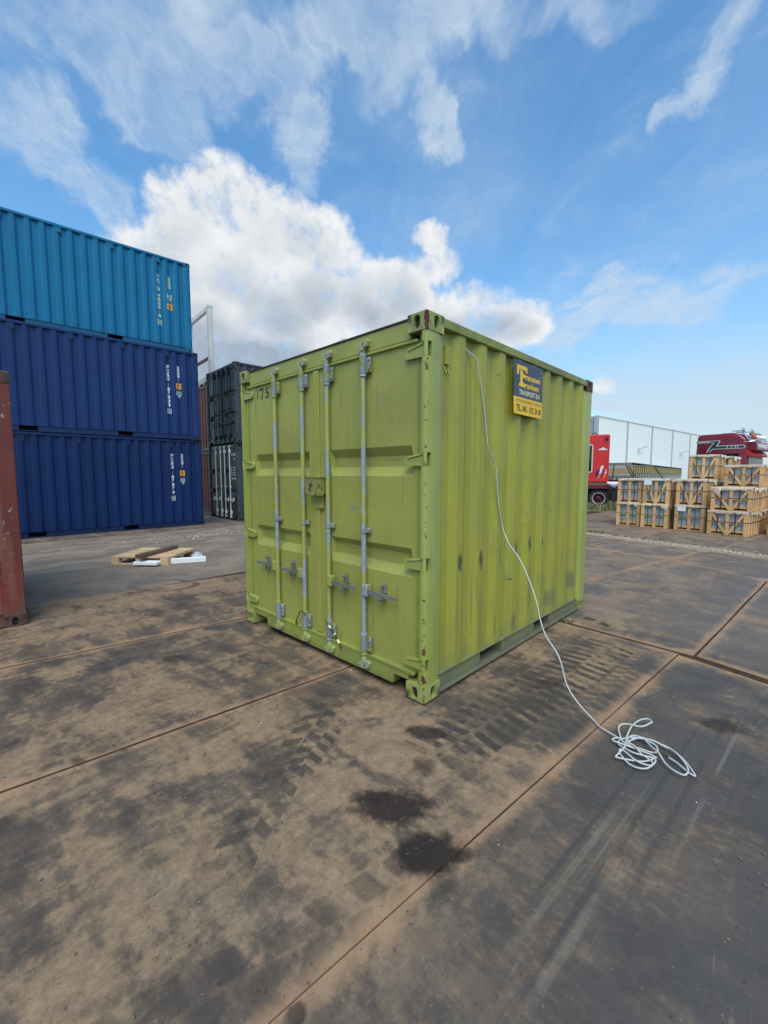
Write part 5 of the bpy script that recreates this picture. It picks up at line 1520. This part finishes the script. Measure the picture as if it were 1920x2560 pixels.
mb = MB(); poly(mb, [(-5.08, 1.37), (-4.99, 1.37), (-4.92, 1.60), (-5.0, 1.60)], fy2); poly(mb, [(-4.86, 1.37), (-4.76, 1.37), (-4.69, 1.60), (-4.78, 1.60)], fy2); mb.build('body_marking', M['mk_orange'], rt)
mb = MB()
for k, (u, h_) in enumerate(((-5.02, .03), (-4.97, .05), (-4.92, .08), (-4.87, .11), (-4.82, .07), (-4.77, .04), (-4.73, .025))):
    poly(mb, [(u - .028, 2.69), (u + .028, 2.69), (u + .022, 2.69 + h_ * .8), (u, 2.70 + h_), (u - .022, 2.69 + h_ * .8)], fy)
poly(mb, [(-5.07, 2.665), (-4.70, 2.665), (-4.69, 2.685), (-5.08, 2.685)], fy)
mb.build('emblem', M['white_ink'], rt)
mb = MB(); mb.lathe([(0, -.10), (.05, -.10), (.06, -.08), (.06, 0)], (-4.74, Y0, 3.20), 1, 12); mb.box(-4.80, -4.68, Y0 - .03, Y0, 3.12, 3.27); mb.build('marker_camera', M['steel_dk'], rt)
mb = MB(); mb.tube([(-5.36, Y0 + .2, 3.37), (-5.32, Y0 + .2, 3.44), (-5.22, Y0 + .2, 3.47), (-5.14, Y0 + .2, 3.38)], .025, 6); mb.tube([(-5.25, Y0 + .2, 3.45), (-5.2, Y0 + .2, 3.52)], .02, 6); mb.build('roof_bracket', M['steel_dk'], rt)
mb = MB(); mb.box(-11.2, -4.45, Y0 + .02, Y0 + 2.48, 1.06, 1.195, .006); mb.build('deck', M['deck'], rt)
mb = MB(); mb.box(-11.2, -3.9, Y0 - .02, Y0 + .10, .88, 1.055, .01); mb.box(-11.2, -3.9, Y0 + .8, Y0 + 1.7, .62, .90, .01); mb.build('chassis', M['maroon2'], rt)
for x in (-4.98, -5.98, -8.9): wheel(rt, x, Y0 + .08, .43 - .012, .43)
for x in (-4.98, -5.98, -8.9): wheel(rt, x, Y0 + 2.1, .43 - .012, .43)
mb = MB(); mb.box(-11.2, -4.1, Y0 + .55, Y0 + .6, .35, .88); mb.box(-4.42, -4.3, Y0 + .02, Y0 + .3, .4, .87); mb.build('underbody_shield', M['rubber'], rt)
mb = MB(); rnd = random.Random(5); V = []
for j in range(5):
    for i in range(7): V.append((-4.62 + .09 * i, Y0 - .08 - .05 * math.sin(j), 1.20 - .07 * j * (1 - abs(i - 3) / 5) + rnd.uniform(-.02, .02)))
mb.faces(V, [(j * 7 + i, j * 7 + i + 1, (j + 1) * 7 + i + 1, (j + 1) * 7 + i) for j in range(4) for i in range(6)])
tag(mb.build('plastic_sheet', M['foam'], None, 60), 'white plastic sheet hanging at the rear corner of the red lorry', 'plastic sheet')

# ================================================================== flatbed with insulated panels, and the rows behind it
M['conc'] = simple('pale_grey_panel', (.42, .42, .36), .8, 0, .15, 3)
M['conc2'] = simple('grey_panel_edge', (.21, .21, .18), .8, 0, .2, 3)
M['insul'] = simple('yellow_insulation', (.52, .37, .11), .85, 0, .25, 4)
M['insul2'] = simple('orange_insulation', (.46, .30, .14), .85, 0, .15, 4)
fdir = Vector((-2.76, 30.3)).normalized()
frz = math.atan2(-fdir.x, fdir.y)
def panel_stack(k, label):
    o = empty('panel_stack', (-4.84 + fdir.x * (k * 3.85), 24 + fdir.y * (k * 3.85), 0), frz, label, 'panel stack', 'stacks of insulated panels')
    Lx, Ly = 5.0, 3.75
    rnd = random.Random(k)
    for name, z0, z1, m in (('slab', .90, 1.08, M['insul']), ('slab', 1.09, 1.34, M['conc']), ('slab', 1.35, 1.47, M['conc2']), ('slab', 1.48, 1.60, M['conc']), ('slab', 1.61, 1.84, M['insul2']), ('slab', 1.85, 2.05, M['conc']), ('slab', 2.06, 2.19, M['conc2'])):
        board(name, m, o, -Lx, -.06, .0, Ly, z0, z1)
    board('bearer', M['deck'], o, -Lx, -.02, .2, .4, 0, .88); board('bearer', M['deck'], o, -Lx, -.02, Ly - .4, Ly - .2, 0, .88)
    # the ribbed ends that face the yard
    mb = MB(); mb2 = MB(); mb3 = MB()
    n = 5
    for i in range(n):
        y = (i + .5) * Ly / n; w_ = Ly / n
        mb.box(-.055, -.030 + rnd.uniform(-.004, .004), y - w_ * .40, y + w_ * .10, 1.60, 2.02, .004)
        mb2.box(-.055, -.028, y - w_ * .48, y - w_ * .05, 1.10, 1.56, .004)
        mb3.box(-.055, -.034, y + w_ * .11, y + w_ * .49, 1.58, 2.01); mb3.box(-.055, -.034, y + w_ * .0, y + w_ * .42, 1.36, 1.55)  # dark strips set flush, standing in for shaded gaps and cores
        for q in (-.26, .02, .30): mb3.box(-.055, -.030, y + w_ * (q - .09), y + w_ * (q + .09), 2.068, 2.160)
    mb2.box(-.056, -.02, 0, Ly, 2.172, 2.20, .004); mb2.box(-.056, -.02, 0, Ly, 2.025, 2.058, .004)
    tag(mb.build('insulation_ribs', M['insul'], o), kind='stuff'); tag(mb2.build('panel_ribs', M['conc'], o), kind='stuff'); tag(mb3.build('panel_void_shade', M['dark'], o), kind='stuff')
    return o
place = ('nearest', 'second', 'third', 'fourth', 'fifth', 'sixth', 'seventh', 'farthest')
for k in range(8):
    panel_stack(k, f'stack of grey and yellow insulated panels, {place[k]} in the row along the white hall')
fb = empty('flatbed_trailer', (-6.2, 22.9, 0), 0, 'flatbed trailer with slanted black stakes standing before the panel stacks', 'trailer')
mb = MB(); mb.box(-2.5, 4.2, .0, .9, 1.12, 1.26, .01); mb.build('trailer_bed', M['maroon2'], fb)
mb = MB(); mb.box(.9, 3.6, -.03, -.001, 1.27, 1.34, .005); mb.build('bed_edge', M['maroon'], fb)
for (xa, xb, za, zb) in ((.22, .60, 1.98, 1.27), (.74, .70, 2.1, 1.2), (1.32, 1.72, 2.02, 1.27), (1.46, 1.86, 1.98, 1.27), (2.58, 3.05, 1.98, 1.30)):
    mb = MB(); mb.tube([(xa, .05, za), (xb, -.02, zb)], .032, 6); mb.build('stake', M['steel_dk'], fb, 40)
mb = MB(); mb.tube([(1.32, .05, 1.99), (2.58, .05, 1.97)], .03, 6); mb.build('stake_rail', M['conc2'], fb, 40)
for x in (-1.2, .2, 3.2): wheel(fb, x, .1, .45, .45)

# ================================================================== white hall
M['hall'] = simple('white_cladding', (.90, .90, .83), .6, 0, .03, .4)
M['hall_grey'] = simple('grey_cladding', (.36, .39, .41), .55, 0, .06, .5)
M['hall_trim'] = simple('grey_joint_trim', (.42, .44, .455), .5, 0, .1, 1)
hl = empty('hall', (-10.6, 36.0, 0), -math.atan2(.11, .994), 'long white hall with tall cladding panels behind the panel stacks', 'building')
PWID = 6.05; HT = 6.35
for k in range(9):
    y0 = k * PWID + .14; board('wall_panel', M['hall'], hl, -.25, 0, y0, y0 + PWID - .28, 0, HT)
    board('joint_post', M['hall_trim'], hl, -.25, .05, k * PWID - .139, k * PWID + .139, 0, HT + .05)
    board('roof_edge', M['hall'], hl, -.3, .06, y0, y0 + PWID - .28, HT + .002, HT + .12)
    if k % 2 == 1:
        mb = MB(); yy = k * PWID + PWID * .45
        mb.tube([(.0, yy, 3.95), (.12, yy, 4.0), (.5, yy + 1.0, 4.25)], .05, 6); mb.tube([(.03, yy, 4.02), (.03, yy, 3.5)], .05, 6)
        mb.build('lamp_bracket', M['hall_trim'], hl, 40)
for k in range(12): board('gable_panel', M['hall_grey'], hl, -.3 - (k + 1) * 1.6, -.34 - k * 1.6, -.02, .12, 0, HT + .02)
MB().box(-19.4, -.26, .13, 9 * PWID, HT - .3, HT - .1).build('roof', M['hall_grey'], hl)

# ================================================================== maroon truck
tk = empty('truck', (-2.05, 23.77, 0), math.atan2(-.17, .985), 'maroon truck cab with dark green stripes and roof lamps looking over the crates', 'truck')
tk.scale = (.88, 1, 1)
# local x runs to the front, local -y faces the yard
mb = MB()
prof = [(0.0, 1.0), (0.0, 2.60), (.03, 3.30), (.09, 3.42), (.25, 3.46), (1.55, 3.46), (1.95, 3.40), (2.18, 3.22), (2.27, 3.0), (2.30, 2.62), (2.32, 1.0)]
ys = [(0.0, 0.0), (.02, .0), (.10, .03)]
def section(y, inset):
    cx_, cz_ = 1.15, 2.2
    out_ = []
    for x, z in prof:
        zz = z if z < 2.7 else z - inset * 1.6
        xx = x + (inset if x < 1 else -inset) * (1 if z > 1.1 else 0)
        out_.append((xx, y, zz))
    return out_
secs = [section(.0, .10), section(.03, .045), section(.10, .0), section(2.40, .0), section(2.47, .045), section(2.5, .10)]
np_ = len(prof)
for a in range(len(secs) - 1):
    V = secs[a] + secs[a + 1]
    mb.faces(V, [(i, i + 1, np_ + i + 1, np_ + i) for i in range(np_ - 1)])
mb.faces(secs[0], [tuple(range(np_))]); mb.faces(secs[-1], [tuple(reversed(range(np_)))])
mb.build('cab', M['maroon'], tk, 50)
fs = lambda d: (lambda u, v: (u, d, v))
S0 = -.004
up = [(.03, 3.15), (.03, 3.05), (.83, 3.05), (.62, 2.80), (.50, 2.60), (.66, 2.60), (.80, 2.74), (2.12, 2.74), (2.19, 2.78), (2.19, 2.86), (2.12, 2.90), (.98, 2.90), (1.12, 3.10), (1.08, 3.15)]
dn = [(.03, 3.13), (.03, 3.07), (.87, 3.07), (.66, 2.80), (.55, 2.60), (.63, 2.60), (.78, 2.765), (2.11, 2.765), (2.16, 2.79), (2.16, 2.85), (2.11, 2.875), (.93, 2.875), (1.07, 3.10), (1.05, 3.13)]
def earpoly(mbx, pts, fn_):
    from mathutils.geometry import tessellate_polygon
    tri = tessellate_polygon([[Vector((p[0], p[1], 0)) for p in pts]])
    mbx.faces([fn_(*p) for p in pts], [tuple(t) for t in tri])
mb = MB(); earpoly(mb, up, fs(-.003)); mb.build('stripe', M['white_ink'], tk)
mb = MB(); earpoly(mb, dn, fs(-.006)); st_ = mb.build('stripe', M['green_stripe'], tk)
mb = MB()
for x in (1.40, 1.58, 1.74, 1.84): poly(mb, [(x, 2.765), (x + .03, 2.765), (x + .07, 2.875), (x + .04, 2.875)], fs(-.008))
for k in range(9): poly(mb, [(.12 + k * .055, 3.085), (.16 + k * .055, 3.085), (.165 + k * .055, 3.118), (.125 + k * .055, 3.112)], fs(-.008))
mb.build('stripe_print', M['white_ink'], tk)
mb = MB(); mb.box(1.15, 1.95, -.012, -.002, 1.75, 2.52, .004); mb.build('side_window', M['glass'], tk)
mb = MB(); mb.box(1.40, 1.85, -.03, -.013, 2.10, 2.15, .004); mb.build('mirror_arm', M['red'], tk)
# front: windscreen, lower brow, sun visor with lettering
mb = MB(); mb.box(2.31, 2.335, .12, 2.38, 1.55, 2.38, .006); mb.build('windscreen', M['glass'], tk)
mb = MB()
for k in range(9): mb.faces([(2.345, .30 + k * .20, 2.37), (2.345, .48 + k * .20, 2.37), (2.345, .39 + k * .20, 2.25)], [(0, 1, 2)])
mb.build('pennants', M['white_ink'], tk)
mb = MB(); mb.prism([(2.25, 2.40), (2.48, 2.36), (2.50, 2.44), (2.36, 2.62), (2.25, 2.66)], 1, .03, 2.47); mb.build('brow', M['red'], tk)
mb = MB(); mb.prism([(2.26, 2.66), (2.50, 2.63), (2.66, 2.68), (2.60, 2.98), (2.52, 3.04), (2.2, 3.06)], 1, .10, 2.40); mb.build('sun_visor', M['maroon'], tk)
def fv(u, v):       # on the sloping face of the visor
    return (2.66 - (v - 2.68) * .2 + .006, u, v)
mb = MB(); put_text(mb, 'MARJO S', fv, .36, 2.25, 2.71, 2.95, .05); mb.build('lettering', M['white_ink'], tk)
mb = MB()
mb.tube(catmull([(1.75, .10, 3.50), (1.95, .08, 3.48), (2.12, .08, 3.36), (2.25, .10, 3.18), (2.36, .16, 3.13), (2.50, .3, 3.125), (2.52, 1.2, 3.125), (2.5, 2.2, 3.125), (2.36, 2.35, 3.13)]), .032, 8)
mb.tube([(2.1, .02, 3.03), (2.34, .0, 3.03), (2.52, .12, 3.06)], .022, 8)
mb.build('lamp_bar', M['chrome'], tk, 40)
for k in range(6):
    y = .42 + k * .26
    mb = MB(); mb.lathe([(0, .06), (.07, .05), (.095, .0), (.09, -.06), (.04, -.12)], (2.52, y, 3.24), 0, 14); mb.build('roof_lamp', M['lamp'], tk, 40)
    mb = MB(); mb.lathe([(0, .05), (.06, .04), (.08, .0), (.07, -.06), (.03, -.10)], (2.30, y, 3.40), 0, 12); mb.build('roof_lamp', M['conc2'], tk, 40)
mb = MB(); mb.lathe([(.10, 0), (.11, .03), (.10, .16), (.06, .20), (0, .21)], (2.46, .22, 3.17), 2, 14); mb.build('beacon', M['amber'], tk, 40)
for (x, y) in ((2.0, .12), (2.05, 1.3)):
    mb = MB(); mb.lathe([(0, .05), (.075, .05), (.085, 0), (.02, -.14), (.02, -.5)], (x + .06, y, 3.56), 0, 12); mb.tube([(x, y, 3.42), (x, y, 3.55)], .015, 6); mb.lathe([(0, .07), (.05, .05), (.06, 0)], (x - .01, y, 3.64), 2, 8); mb.build('air_horn', M['chrome'], tk, 40)
mb = MB(); mb.tube([(.75, 1.0, 3.44), (.75, 1.0, 3.52)], .04, 8); mb.box(1.0, 1.55, .4, 2.0, 3.45, 3.50, .01); mb.build('roof_hatch', M['maroon'], tk, 40)
mb = MB(); mb.box(-4.5, 2.3, .3, 2.2, .6, .99, .02); mb.build('chassis', M['steel_dk'], tk)
for x in (.9, -2.9): wheel(tk, x, .05, .5, .5)
for x in (.9, -2.9): wheel(tk, x, 2.1, .5, .5)
